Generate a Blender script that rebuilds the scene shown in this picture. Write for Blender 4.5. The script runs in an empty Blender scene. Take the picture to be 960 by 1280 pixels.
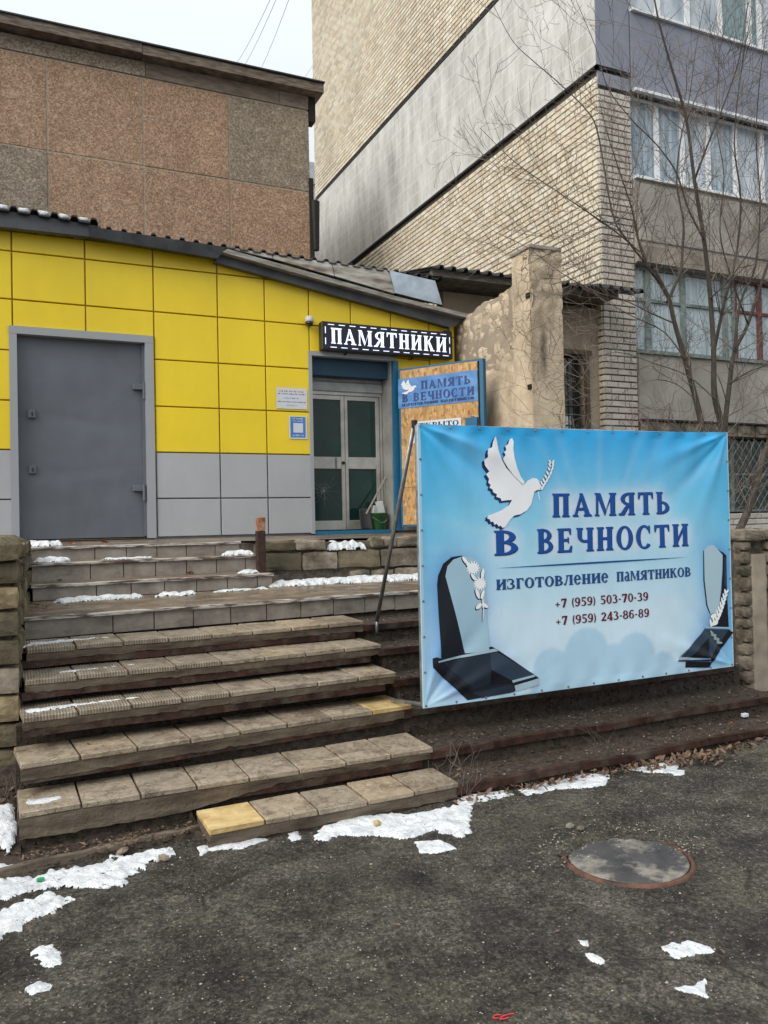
import bpy, bmesh, math, random
import numpy as np
from mathutils import Vector, noise as mnoise, geometry as mgeo
random.seed(7); np.random.seed(7)
S = bpy.context.scene
COL = S.collection
R = math.radians
# ------------------------------------------------------------------ camera
FPX, PSI, TH, RHO, CH = 1010.0, R(24.5), R(0.8), 0.021, 1.85
_r0 = Vector((math.cos(PSI), -math.sin(PSI), 0)); _fh = Vector((math.sin(PSI), math.cos(PSI), 0)); _z = Vector((0, 0, 1))
CF = math.cos(TH)*_fh + math.sin(TH)*_z; _u0 = math.cos(TH)*_z - math.sin(TH)*_fh
CR = math.cos(RHO)*_r0 - math.sin(RHO)*_u0; CU = math.cos(RHO)*_u0 + math.sin(RHO)*_r0
CAM = Vector((0, 0, CH))
cd = bpy.data.cameras.new('camera'); cam = bpy.data.objects.new('camera', cd); COL.objects.link(cam)
cd.sensor_fit = 'HORIZONTAL'; cd.sensor_width = 36; cd.lens = 36*FPX/960; cd.clip_end = 500; cd.clip_start = 0.05
from mathutils import Matrix
m = Matrix((CR, CU, -CF)).transposed().to_4x4(); m.translation = CAM; cam.matrix_world = m
S.camera = cam
# survey helpers: a sight line of the photograph met with a known wall, floor or side plane
def _hit(px, py, ax, v):
    d = CF + CR*((px-480)/FPX) + CU*((640-py)/FPX); t = (v-CAM[ax])/d[ax]; return CAM + d*t
def PX(x, y, v): return _hit(x, y, 0, v)
def PY(x, y, v): return _hit(x, y, 1, v)
def PZ(x, y, v): return _hit(x, y, 2, v)
# ------------------------------------------------------------------ sky, sun, exposure
SUN_EL, SUN_AZ = R(38), R(-110)      # azimuth from +Y, clockwise positive
W = bpy.data.worlds.new('World'); S.world = W; W.use_nodes = True
nt = W.node_tree; nt.nodes.clear()
wo = nt.nodes.new('ShaderNodeOutputWorld'); bg = nt.nodes.new('ShaderNodeBackground')
sky = nt.nodes.new('ShaderNodeTexSky'); sky.sky_type = 'NISHITA'; sky.sun_disc = False
sky.sun_elevation = SUN_EL; sky.sun_rotation = SUN_AZ; sky.air_density = 1.0; sky.dust_density = 4; sky.ozone_density = 1
hs = nt.nodes.new('ShaderNodeHueSaturation'); hs.inputs['Saturation'].default_value = 0.35
mx = nt.nodes.new('ShaderNodeMix'); mx.data_type = 'RGBA'; mx.inputs[0].default_value = 0.9
tc = nt.nodes.new('ShaderNodeTexCoord'); sxz = nt.nodes.new('ShaderNodeSeparateXYZ'); nt.links.new(tc.outputs['Generated'], sxz.inputs[0])
mr = nt.nodes.new('ShaderNodeMapRange'); mr.inputs['From Min'].default_value = 0; mr.inputs['From Max'].default_value = 1; mr.inputs['To Min'].default_value = .40; mr.inputs['To Max'].default_value = 1.2   # overcast: zenith brighter than horizon
nt.links.new(sxz.outputs[2], mr.inputs[0])
cm_ = nt.nodes.new('ShaderNodeVectorMath'); cm_.operation = 'SCALE'; cm_.inputs[0].default_value = (7.3, 7.8, 8.15); nt.links.new(mr.outputs[0], cm_.inputs['Scale']); nt.links.new(cm_.outputs[0], mx.inputs[7])
nt.links.new(sky.outputs[0], hs.inputs['Color']); nt.links.new(hs.outputs[0], mx.inputs[6])
nt.links.new(mx.outputs[2], bg.inputs[0]); bg.inputs[1].default_value = 0.1; nt.links.new(bg.outputs[0], wo.inputs[0])
sd = bpy.data.lights.new('sun', 'SUN'); sd.energy = 1.5; sd.angle = R(45); sd.color = (1, .95, .87)
so = bpy.data.objects.new('sun', sd); COL.objects.link(so)
sdir = Vector((math.sin(SUN_AZ)*math.cos(SUN_EL), math.cos(SUN_AZ)*math.cos(SUN_EL), math.sin(SUN_EL)))
so.rotation_euler = sdir.to_track_quat('Z', 'Y').to_euler()
S.view_settings.view_transform = 'Standard'; S.view_settings.look = 'None'; S.view_settings.exposure = 0.75; S.view_settings.gamma = 1
S.cycles.max_bounces = 6; S.cycles.use_denoising = True
# ------------------------------------------------------------------ helpers
class MB:
    def __init__(s): s.v = []; s.f = []
    def add(s, vs, fs):
        o = len(s.v); s.v += [tuple(p) for p in vs]; s.f += [tuple(i+o for i in q) for q in fs]; return s
    def box(s, a, b):
        x0, y0, z0 = a; x1, y1, z1 = b
        return s.add([(x0,y0,z0),(x1,y0,z0),(x1,y1,z0),(x0,y1,z0),(x0,y0,z1),(x1,y0,z1),(x1,y1,z1),(x0,y1,z1)],
                     [(0,3,2,1),(4,5,6,7),(0,1,5,4),(1,2,6,5),(2,3,7,6),(3,0,4,7)])
    def hexa(s, p):      # eight corners, bottom ring then top ring, counter-clockwise seen from above
        return s.add(p, [(0,3,2,1),(4,5,6,7),(0,1,5,4),(1,2,6,5),(2,3,7,6),(3,0,4,7)])
    def chbox(s, a, b, c, j=0.0):   # chamfered box with optional corner jitter
        x0,y0,z0=a; x1,y1,z1=b; vs=[]
        bm = bmesh.new(); bmesh.ops.create_cube(bm, size=1)
        for v in bm.verts: v.co = Vector(((x0+x1)/2+v.co.x*(x1-x0), (y0+y1)/2+v.co.y*(y1-y0), (z0+z1)/2+v.co.z*(z1-z0)))
        if j:
            for v in bm.verts: v.co += Vector([random.uniform(-j, j) for _ in range(3)])
        bmesh.ops.bevel(bm, geom=list(bm.edges), offset=c, segments=1, affect='EDGES')
        bm.verts.index_update(); s.add([v.co for v in bm.verts], [[v.index for v in f.verts] for f in bm.faces]); bm.free(); return s
    def prism(s, poly, d):    # poly: 3D points (planar), d: extrusion vector
        n = len(poly); d = Vector(d); P = [Vector(p) for p in poly]
        s.add(P+[p+d for p in P], [tuple(range(n))[::-1], tuple(range(n, 2*n))]+[(i,(i+1)%n,n+(i+1)%n,n+i) for i in range(n)]); return s
    def tube(s, pts, rad, n=6, cap=True):
        P = [Vector(p) for p in pts]; rs = rad if isinstance(rad, (list, tuple)) else [rad]*len(P); vs = []
        up = Vector((0.13, 0.31, 1)).normalized()
        for i, p in enumerate(P):
            t = (P[min(i+1, len(P)-1)]-P[max(i-1, 0)]).normalized()
            a = t.cross(up)
            if a.length < .1: a = t.cross(Vector((1, 0, 0)))
            a.normalize(); b = t.cross(a)
            vs += [p+(a*math.cos(2*math.pi*k/n)+b*math.sin(2*math.pi*k/n))*rs[i] for k in range(n)]
        fs = [(i*n+k, i*n+(k+1)%n, (i+1)*n+(k+1)%n, (i+1)*n+k) for i in range(len(P)-1) for k in range(n)]
        if cap: fs += [tuple(range(n))[::-1], tuple(range((len(P)-1)*n, len(P)*n))]
        return s.add(vs, fs)
    def lathe(s, c, prof, n=24):
        vs = [(c[0]+r*math.cos(2*math.pi*k/n), c[1]+r*math.sin(2*math.pi*k/n), c[2]+h) for r, h in prof for k in range(n)]
        fs = [(i*n+k, i*n+(k+1)%n, (i+1)*n+(k+1)%n, (i+1)*n+k) for i in range(len(prof)-1) for k in range(n)]
        fs += [tuple(range(n))[::-1], tuple(range((len(prof)-1)*n, len(prof)*n))]
        return s.add(vs, fs)
    def mesh(s, name, mat, org=None, smooth=False):
        V = np.array(s.v, dtype=float).reshape(-1, 3)
        if org is None: org = (V.min(0)+V.max(0))/2
        me = bpy.data.meshes.new(name); me.from_pydata((V-np.array(org)).tolist(), [], s.f); me.update()
        for mm in (mat if isinstance(mat, (list, tuple)) else [mat]): me.materials.append(mm)
        if smooth: me.shade_smooth()
        return me, Vector([float(c) for c in org])
    def build(s, name, mat, parent=None, smooth=False, kind=None, label=None):
        me, org = s.mesh(name, mat, None, smooth)
        return link(name, me, org, parent, kind, label)
def wloc(o):
    p = Vector((0, 0, 0))
    while o is not None: p = p + o.location; o = o.parent
    return p
def link(name, me, org, parent=None, kind=None, label=None):
    o = bpy.data.objects.new(name, me); COL.objects.link(o)
    if parent is not None: o.parent = parent; o.location = Vector(org)-wloc(parent)
    else: o.location = org
    if kind: o['kind'] = kind
    if label: o['label'] = label
    return o
def tag(o, label, cat, group=None):
    o['label'] = label; o['category'] = cat
    if group: o['group'] = group
    return o
def thing(name, loc, label, cat, group=None):
    o = bpy.data.objects.new(name, None); COL.objects.link(o); o.location = loc; o.empty_display_size = .1
    return tag(o, label, cat, group)
def one(name, mb, mat, label, cat, group=None, smooth=False):
    return tag(mb.build(name, mat, None, smooth), label, cat, group)
# ------------------------------------------------------------------ materials
def srgb(r, g, b): return tuple(((c/255)/12.92 if c/255 <= .04045 else ((c/255+.055)/1.055)**2.4) for c in (r, g, b))
class NM:
    def __init__(s, name, rough=.8, metal=0, spec=.5):
        s.m = bpy.data.materials.new(name); s.m.use_nodes = True; s.t = s.m.node_tree
        s.b = s.t.nodes['Principled BSDF']; s.b.inputs['Roughness'].default_value = rough
        s.b.inputs['Metallic'].default_value = metal; s.b.inputs['Specular IOR Level'].default_value = spec
        g = s.n('ShaderNodeNewGeometry'); s.pos = g.outputs['Position']; s.island = g.outputs['Random Per Island']
    def n(s, t): return s.t.nodes.new(t)
    def l(s, a, b): s.t.links.new(a, b)
    def vec(s, sc=(1, 1, 1)):
        mp = s.n('ShaderNodeMapping'); mp.inputs['Scale'].default_value = sc; s.l(s.pos, mp.inputs[0]); return mp.outputs[0]
    def noise(s, scale, detail=6, rough=.6, sc=None, dist=0):
        n = s.n('ShaderNodeTexNoise'); n.inputs['Scale'].default_value = scale; n.inputs['Detail'].default_value = detail
        n.inputs['Roughness'].default_value = rough; n.inputs['Distortion'].default_value = dist
        s.l(s.vec(sc) if sc else s.pos, n.inputs['Vector']); return n.outputs['Fac']
    def voro(s, scale, sc=None, feat='F1', out='Distance'):
        n = s.n('ShaderNodeTexVoronoi'); n.inputs['Scale'].default_value = scale; n.feature = feat
        s.l(s.vec(sc) if sc else s.pos, n.inputs['Vector']); return n.outputs[out]
    def ramp(s, fac, stops, interp='LINEAR'):
        r = s.n('ShaderNodeValToRGB'); r.color_ramp.interpolation = interp; e = r.color_ramp.elements
        while len(e) > len(stops): e.remove(e[-1])
        while len(e) < len(stops): e.new(.5)
        for k, (p, c) in enumerate(stops): e[k].position = p; e[k].color = (c if hasattr(c, '__len__') else (c, c, c))[:3]+(1,) if hasattr(c, '__len__') else (c, c, c, 1)
        s.l(fac, r.inputs[0]); return r.outputs[0]
    def mix(s, fac, a, b, mode='MIX'):
        x = s.n('ShaderNodeMix'); x.data_type = 'RGBA'; x.blend_type = mode
        for i, v in ((0, fac), (6, a), (7, b)):
            if hasattr(v, 'is_linked'): s.l(v, x.inputs[i])
            elif hasattr(v, '__len__'): x.inputs[i].default_value = tuple(v)[:3]+(1,)
            else: x.inputs[i].default_value = v
        return x.outputs[2]
    def math(s, op, a, b=0.0):
        x = s.n('ShaderNodeMath'); x.operation = op
        for i, v in ((0, a), (1, b)):
            if hasattr(v, 'is_linked'): s.l(v, x.inputs[i])
            else: x.inputs[i].default_value = v
        return x.outputs[0]
    def col(s, c):
        if hasattr(c, 'is_linked'): s.l(c, s.b.inputs['Base Color'])
        else: s.b.inputs['Base Color'].default_value = tuple(c)[:3]+(1,)
        return s
    def rough(s, f): s.l(f, s.b.inputs['Roughness']); return s
    def bump(s, h, st=.3, d=.01):
        b = s.n('ShaderNodeBump'); b.inputs['Strength'].default_value = st; b.inputs['Distance'].default_value = d
        s.l(h, b.inputs['Height']); s.l(b.outputs[0], s.b.inputs['Normal']); return s
def M2(name, a, b, scale=8, rough=.85, metal=0, bump=.3, bscale=60, island=0, lo=.35, hi=.65, sc=None, spec=.4, dirt=None):
    n = NM(name, rough, metal, spec)
    c = n.ramp(n.noise(scale, sc=sc), [(lo, a), (hi, b)])
    if dirt: c = n.mix(n.ramp(n.noise(dirt[1], sc=dirt[2] if len(dirt) > 2 else None), [(.48, 0.0), (.68, 1.0)]), c, dirt[0])
    if island:
        c = n.mix(island, c, n.ramp(n.island, [(0, tuple(x*.35 for x in a)), (.5, b), (1, tuple(min(1, x*1.6) for x in b))]))
    n.col(c); n.bump(n.noise(bscale, 4), bump); return n.m
def flat(name, c, rough=.6, metal=0, spec=.4, var=.12, bump=.05):
    return M2(name, tuple(x*(1-var) for x in c), tuple(min(1, x*(1+var)) for x in c), 6, rough, metal, bump, 40, spec=spec)
mt = {}
# ground
n = NM('asphalt', .8, spec=.3)
base = n.ramp(n.noise(2.2, 9, .72), [(.34, (.026, .022, .018)), (.5, (.076, .066, .054)), (.66, (.17, .148, .122))])
gr = n.ramp(n.voro(95, out='Color'), [(0, .35), (.5, .95), (1, 1.9)]); gr2 = n.ramp(n.noise(30, 8, .8), [(.34, .28), (.5, .95), (.66, 1.9)])
c = n.mix(1.0, n.mix(1.0, base, gr, 'MULTIPLY'), gr2, 'MULTIPLY')
moss = n.ramp(n.noise(1.1, 7, .72), [(.5, 0.0), (.68, .6)]); c = n.mix(moss, c, n.mix(1.0, (.085, .08, .045), gr2, 'MULTIPLY'))
pale = n.ramp(n.noise(.8, 7, .75, dist=.4), [(.58, 0.0), (.72, .5)]); c = n.mix(pale, c, (.17, .15, .12))
ck = n.ramp(n.voro(1.1, feat='DISTANCE_TO_EDGE'), [(.003, .6), (.012, 0.0)]); c = n.mix(n.math('MULTIPLY', ck, n.ramp(n.noise(2.1, 3), [(.45, 0.0), (.6, 1.0)])), c, (.015, .012, .01))
pit = n.ramp(n.noise(11, 7, .75), [(.30, .8), (.42, 0.0)]); c = n.mix(pit, c, (.018, .014, .011))
sp = n.ramp(n.voro(47, out='Color'), [(.86, 0.0), (.9, .8)]); sp2 = n.ramp(n.voro(47), [(.15, 1.0), (.34, 0.0)])
c = n.mix(n.math('MULTIPLY', sp, sp2), c, (.42, .38, .33))
n.col(c); n.rough(n.ramp(n.noise(1.7, 5), [(.35, .6), (.65, .95)]))
h = n.math('ADD', n.math('MULTIPLY', n.noise(60, 6, .75), 1.0), n.math('MULTIPLY', n.noise(14, 6, .7), 1.8)); n.bump(h, 1.0, .022); mt['asphalt'] = n.m
mt['soil'] = M2('damp_soil', (.018, .0125, .009), (.088, .064, .045), 22, .75, 0, 1.0, 90, lo=.3, hi=.75)
mt['concrete_wet'] = n = NM('wet_stair_concrete', .5)
c = n.ramp(n.noise(5, 8, .65), [(.3, (.09, .064, .043)), (.55, (.22, .165, .115)), (.8, (.33, .265, .20))])
n.col(n.mix(n.ramp(n.noise(1.6, 5, .6, sc=(1, 2.5, 1)), [(.45, 0.0), (.62, .75)]), c, (.075, .055, .042)))
n.rough(n.ramp(n.noise(2.4, 4), [(.38, .18), (.62, .6)])); n.bump(n.noise(45, 5), .25); mt['concrete_wet'] = n.m
mt['granite_edge'] = M2('worn_stair_edge', (.09, .06, .045), (.5, .47, .42), 14, .45, 0, .3, 60, sc=(.35, 1, 3), lo=.42, hi=.56)
n = NM('grey_riser_tile', .4)
c = n.ramp(n.noise(7, 7, .65), [(.3, (.16, .125, .092)), (.7, (.38, .32, .25))])
c = n.mix(.22, c, n.ramp(n.island, [(0, .09), (1, .45)])); n.col(n.mix(n.ramp(n.noise(2.6, 5, sc=(1, 1, 3)), [(.5, 0.0), (.7, .6)]), c, (.07, .055, .045))); n.bump(n.noise(40), .12); mt['riser'] = n.m
n = NM('sandstone_step_tile', .5)
oi = n.n('ShaderNodeObjectInfo').outputs['Random']
c = n.ramp(n.noise(11, 9, .75, dist=.9), [(.30, (.095, .068, .045)), (.48, (.285, .22, .155)), (.70, (.50, .425, .32))])
c = n.mix(.38, c, n.ramp(oi, [(0, (.12, .085, .06)), (.3, (.40, .335, .25)), (.6, (.24, .215, .175)), (1, (.50, .37, .22))]))
c = n.mix(n.ramp(n.noise(4.5, 8, .75), [(.50, 0.0), (.66, .75)]), c, (.10, .072, .048))
ed = n.ramp(n.voro(17, sc=(1, 1.3, 1), feat='DISTANCE_TO_EDGE'), [(.0, 1.0), (.07, 0.0)]); ed = n.math('MULTIPLY', ed, n.ramp(n.noise(9, 5, .7), [(.42, 0.0), (.62, 1.0)])); c = n.mix(n.math('MULTIPLY', ed, .5), c, (.09, .065, .042)); n.col(c); n.rough(n.ramp(n.noise(4), [(.35, .3), (.65, .75)])); n.bump(n.math('SUBTRACT', n.noise(30, 6, .7), ed), .6, .01); mt['tile'] = n.m
mt['tile_yellow'] = M2('fresh_yellow_stone_tile', (.42, .28, .11), (.66, .50, .24), 9, .5, 0, .4, 40)
mt['mortar'] = M2('step_mortar', (.055, .042, .030), (.23, .18, .13), 7, .75, 0, .9, 35, sc=(.5, 1, 2.5), lo=.3, hi=.75)
mt['steel_rust'] = M2('rusty_steel_angle', (.022, .010, .008), (.085, .04, .028), 9, .4, .3, .5, 70, dirt=((.11, .09, .07), 5))
mt['rust_post'] = M2('rusty_post_paint', (.025, .012, .010), (.07, .035, .025), 10, .6, .2, .4, 60)
mt['rust_bare'] = M2('bare_rusted_top', (.22, .07, .025), (.45, .28, .18), 14, .7, .1, .5, 60)
mt['stone'] = M2('rough_wall_stone', (.09, .072, .042), (.26, .21, .135), 6, .85, 0, 1.0, 28, island=.0, dirt=((.045, .042, .026), 3))
mt['stone_warm'] = M2('warm_yellow_wall_stone', (.16, .12, .065), (.36, .28, .165), 7, .85, 0, 1.0, 28)
mt['stone_grey'] = M2('grey_brown_wall_stone', (.11, .085, .065), (.33, .275, .21), 5, .85, 0, 1.0, 24, island=.0, dirt=((.06, .055, .035), 3.5))
mt['joint'] = M2('dark_wall_mortar', (.06, .05, .038), (.17, .145, .11), 16, .9, 0, .8, 50)
n = NM('old_snow', .6); c = n.ramp(n.noise(11, 8, .75), [(.3, (.42, .44, .47)), (.48, (.66, .68, .70)), (.62, (.80, .81, .82))]); c = n.mix(n.ramp(n.noise(48, 5, .7), [(.61, 0.0), (.66, .85)]), c, (.14, .115, .09)); n.col(n.mix(n.ramp(n.noise(5, 5, .7), [(.55, 0.0), (.75, .45)]), c, (.38, .35, .31)))
n.b.inputs['Subsurface Weight'].default_value = .25; n.b.inputs['Subsurface Radius'].default_value = (.02, .03, .04); n.bump(n.math('ADD', n.math('MULTIPLY', n.noise(13, 6, .65), 2.0), n.math('MULTIPLY', n.noise(70, 5, .7), .25)), .9, .02); mt['snow'] = n.m
# facade
def painted(name, a, rough, streak=.1, dents=.02):
    n = NM(name, rough, spec=.45); g = n.ramp(n.noise(1.1, 5, .6, sc=(1, 1, .5)), [(.35, 1-streak), (.65, 1.0)])
    c = n.mix(1.0, a, g, 'MULTIPLY'); c = n.mix(n.ramp(n.noise(9, 7, .7, sc=(1, 1, .3)), [(.6, 0.0), (.85, .35)]), c, tuple(x*.55 for x in a))
    n.col(c); n.bump(n.noise(2.5, 3), .25, dents); return n.m
mt['yellow'] = painted('yellow_cladding', (.90, .66, .02), .34, .14)
mt['grey_clad'] = painted('grey_cladding', (.43, .44, .455), .34, .14)
mt['backing'] = M2('yellow_cladding_seam', (.42, .30, .02), (.55, .40, .03), 5, .6); mt['backing_grey'] = M2('grey_cladding_seam', (.20, .205, .21), (.28, .285, .29), 5, .6)
mt['door_grey'] = painted('grey_steel_door_paint', (.135, .15, .175), .38, .25, .03)
mt['trim_grey'] = painted('grey_door_trim', (.34, .355, .38), .4, .1)
mt['lock'] = flat('lock_metal', (.33, .34, .36), .35, .7)
mt['alu'] = M2('door_aluminium', (.38, .37, .34), (.55, .54, .50), 4, .38, .5, .05)
mt['blue'] = painted('blue_paint', (.012, .14, .27), .42, .25)
mt['teal'] = painted('teal_lintel_paint', (.008, .055, .10), .5, .3)
n = NM('dark_door_glass', .08, spec=.45); n.col(n.ramp(n.noise(1.5, 3), [(.3, (.006, .024, .02)), (.7, (.014, .05, .04))])); mt['glass'] = n.m
mt['crack'] = flat('glass_crack', (.35, .38, .37), .5)
mt['white_roller'] = M2('shutter_box_metal', (.30, .31, .32), (.47, .47, .46), 5, .4, .3)
n = NM('osb_board', .7)
v = n.voro(38, sc=(1, 1, .45), out='Color'); c = n.ramp(v, [(0, (.25, .12, .035)), (.4, (.50, .28, .10)), (.75, (.62, .38, .15)), (1, (.72, .50, .25))])
c = n.mix(n.ramp(n.noise(28, 6, .8, sc=(1, 1, .5), dist=2), [(.42, 0.0), (.7, .6)]), c, (.30, .15, .05)); n.col(c); n.bump(n.noise(50), .3); mt['osb'] = n.m
mt['black_roof'] = M2('dark_roof_sheet', (.018, .019, .022), (.045, .046, .05), 5, .5, .2, .1)
mt['fascia'] = M2('grey_roof_fascia', (.055, .058, .068), (.10, .105, .115), 3, .5, .2, .1)
n = NM('stained_flashing', .55)
c = n.ramp(n.noise(2.2, 7, .65, sc=(1.2, 1, 6)), [(.35, (.16, .12, .085)), (.52, (.42, .39, .34)), (.7, (.62, .61, .57))]); n.col(c); n.bump(n.noise(8), .2); mt['flash'] = n.m
mt['dirty_lip'] = M2('dirty_roof_lip', (.16, .15, .13), (.38, .36, .33), 7, .6, .1, .2, sc=(.5, 1, 3))
mt['galv'] = M2('bright_galvanised_patch', (.42, .48, .54), (.66, .72, .78), 5, .28, .8, .1)
mt['old_ply'] = M2('weathered_roof_edge', (.08, .07, .06), (.2, .18, .16), 9, .8, 0, .4, 40, sc=(1, 1, 5))
# pebble panel building
def pebble(name, a, b, sp):
    n = NM(name, .9); c = n.ramp(n.noise(2.0, 6, .7), [(.3, a), (.7, b)])
    c = n.mix(1.0, c, n.ramp(n.voro(34, out='Color'), [(0, .5), (.5, .95), (1, 1.6)]), 'MULTIPLY')
    c = n.mix(n.ramp(n.voro(19, out='Color'), [(.84, 0.0), (.9, .55)]), c, sp)
    n.col(c); n.bump(n.voro(34), .35, .01); return n.m
mt['pebble_pink'] = pebble('brown_pink_pebbledash', (.29, .18, .118), (.41, .275, .185), (.50, .41, .30))
mt['pebble_grey'] = pebble('grey_pebbledash', (.20, .16, .12), (.32, .265, .20), (.5, .45, .38))
mt['pebble_joint'] = M2('panel_joint_concrete', (.27, .215, .16), (.42, .35, .27), 9, .9)
mt['parapet'] = M2('weathered_parapet', (.14, .115, .09), (.26, .215, .17), 3, .9, 0, .6, 40, sc=(1, 1, 3))
mt['coping'] = M2('dark_coping', (.07, .055, .045), (.24, .19, .145), 4, .7, .1, .3, sc=(1, 1, 6))
mt['far_wall'] = M2('far_pale_wall', (.36, .39, .43), (.5, .53, .57), 3, .8)
# brick tower
n = NM('cream_brick', .85)
c = n.ramp(n.island, [(0, (.58, .49, .37)), (.25, (.70, .62, .48)), (.6, (.79, .72, .58)), (.85, (.84, .79, .68)), (1, (.74, .60, .44))])
oi = n.n('ShaderNodeObjectInfo').outputs['Random']; c = n.mix(.15, c, n.ramp(oi, [(0, (.5, .42, .29)), (1, (.80, .73, .58))]))
c = n.mix(1.0, c, n.ramp(n.noise(9, 6, .7), [(.3, .78), (.7, 1.1)]), 'MULTIPLY'); c = n.mix(n.ramp(n.noise(.5, 5, .65, sc=(1, 1, .4)), [(.5, 0.0), (.75, .4)]), c, (.28, .22, .16))
n.col(c); n.bump(n.noise(60), .3); mt['brick'] = n.m
n = NM('whitish_brick', .85)
c = n.ramp(n.island, [(0, (.40, .35, .30)), (.3, (.54, .49, .43)), (1, (.68, .64, .58))])
oi = n.n('ShaderNodeObjectInfo').outputs['Random']; c = n.mix(.5, c, n.ramp(oi, [(0, (.32, .28, .24)), (1, (.62, .59, .54))])); n.col(c); n.bump(n.noise(60), .3); mt['brick_w'] = n.m
mt['brick_joint'] = M2('brick_mortar', (.045, .037, .03), (.10, .083, .065), 12, .95, 0, .5)
n = NM('whitewashed_concrete_band', .85)
c = n.ramp(n.noise(2.6, 9, .75, sc=(1, .9, .28)), [(.32, (.36, .355, .33)), (.48, (.53, .525, .49)), (.66, (.72, .715, .68))])
bt = n.n('ShaderNodeTexBrick'); mp = n.n('ShaderNodeMapping'); mp.inputs['Rotation'].default_value = (0, R(90), R(90)); n.l(n.pos, mp.inputs[0]); n.l(mp.outputs[0], bt.inputs['Vector'])
cx = n.n('ShaderNodeCombineXYZ'); sx = n.n('ShaderNodeSeparateXYZ'); n.l(n.pos, sx.inputs[0]); n.l(sx.outputs[1], cx.inputs[0]); n.l(sx.outputs[2], cx.inputs[1]); n.l(cx.outputs[0], bt.inputs['Vector'])
bt.inputs['Scale'].default_value = 1; bt.inputs['Brick Width'].default_value = .9; bt.inputs['Row Height'].default_value = .3; bt.inputs['Mortar Size'].default_value = .02; bt.inputs['Mortar Smooth'].default_value = 1
c = n.mix(n.math('MULTIPLY', bt.outputs['Fac'], .55), c, (.74, .74, .71)); n.col(c); n.bump(n.noise(25, 6), .25); mt['band'] = n.m
mt['tar'] = flat('tar_joint', (.02, .02, .024), .8)
n = NM('blue_grey_render', .8); c = n.ramp(n.noise(1.1, 7, .65, sc=(1, 1, .8)), [(.3, (.19, .205, .255)), (.7, (.28, .30, .36))])
n.col(n.mix(n.ramp(n.noise(2.5, 8, .75), [(.62, 0.0), (.75, .4)]), c, (.4, .42, .46))); n.bump(n.noise(30), .2); mt['bluegrey'] = n.m
n = NM('grey_beige_render', .88); c = n.ramp(n.noise(1.2, 8, .7, sc=(1, 1, .7)), [(.3, (.21, .19, .165)), (.55, (.35, .325, .285)), (.75, (.46, .43, .385))]); n.col(c); n.bump(n.noise(30, 5), .3); mt['greybeige'] = n.m
mt['ledge'] = M2('concrete_ledge', (.25, .22, .18), (.4, .36, .3), 5, .85, 0, .4, dirt=((.12, .1, .08), 2.5))
mt['pvc'] = flat('white_window_frame', (.78, .79, .80), .4, var=.05)
mt['old_green'] = M2('peeling_green_frame', (.11, .14, .13), (.24, .28, .26), 9, .7, 0, .2)
mt['old_red'] = M2('peeling_red_frame', (.085, .025, .02), (.17, .055, .045), 9, .7, 0, .2)
def curtain(name, a, b, sx, gloss=.12):
    n = NM(name, gloss, spec=.6); c = n.ramp(n.noise(3, 4, .6, sc=(sx, 1, .4)), [(.3, a), (.7, b)]); n.col(c); return n.m
mt['pane_blue'] = curtain('curtained_blue_pane', (.14, .20, .25), (.46, .55, .62), 6)
mt['pane_top'] = curtain('upper_striped_pane', (.26, .31, .36), (.62, .67, .72), 1.2)
mt['pane_teal'] = curtain('upper_teal_pane', (.10, .19, .21), (.25, .36, .38), 5)
mt['pane_lace'] = curtain('lace_curtained_pane', (.22, .30, .33), (.50, .57, .60), 7)
mt['pane_dark'] = curtain('dark_cellar_pane', (.010, .014, .014), (.04, .05, .045), 3)
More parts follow.
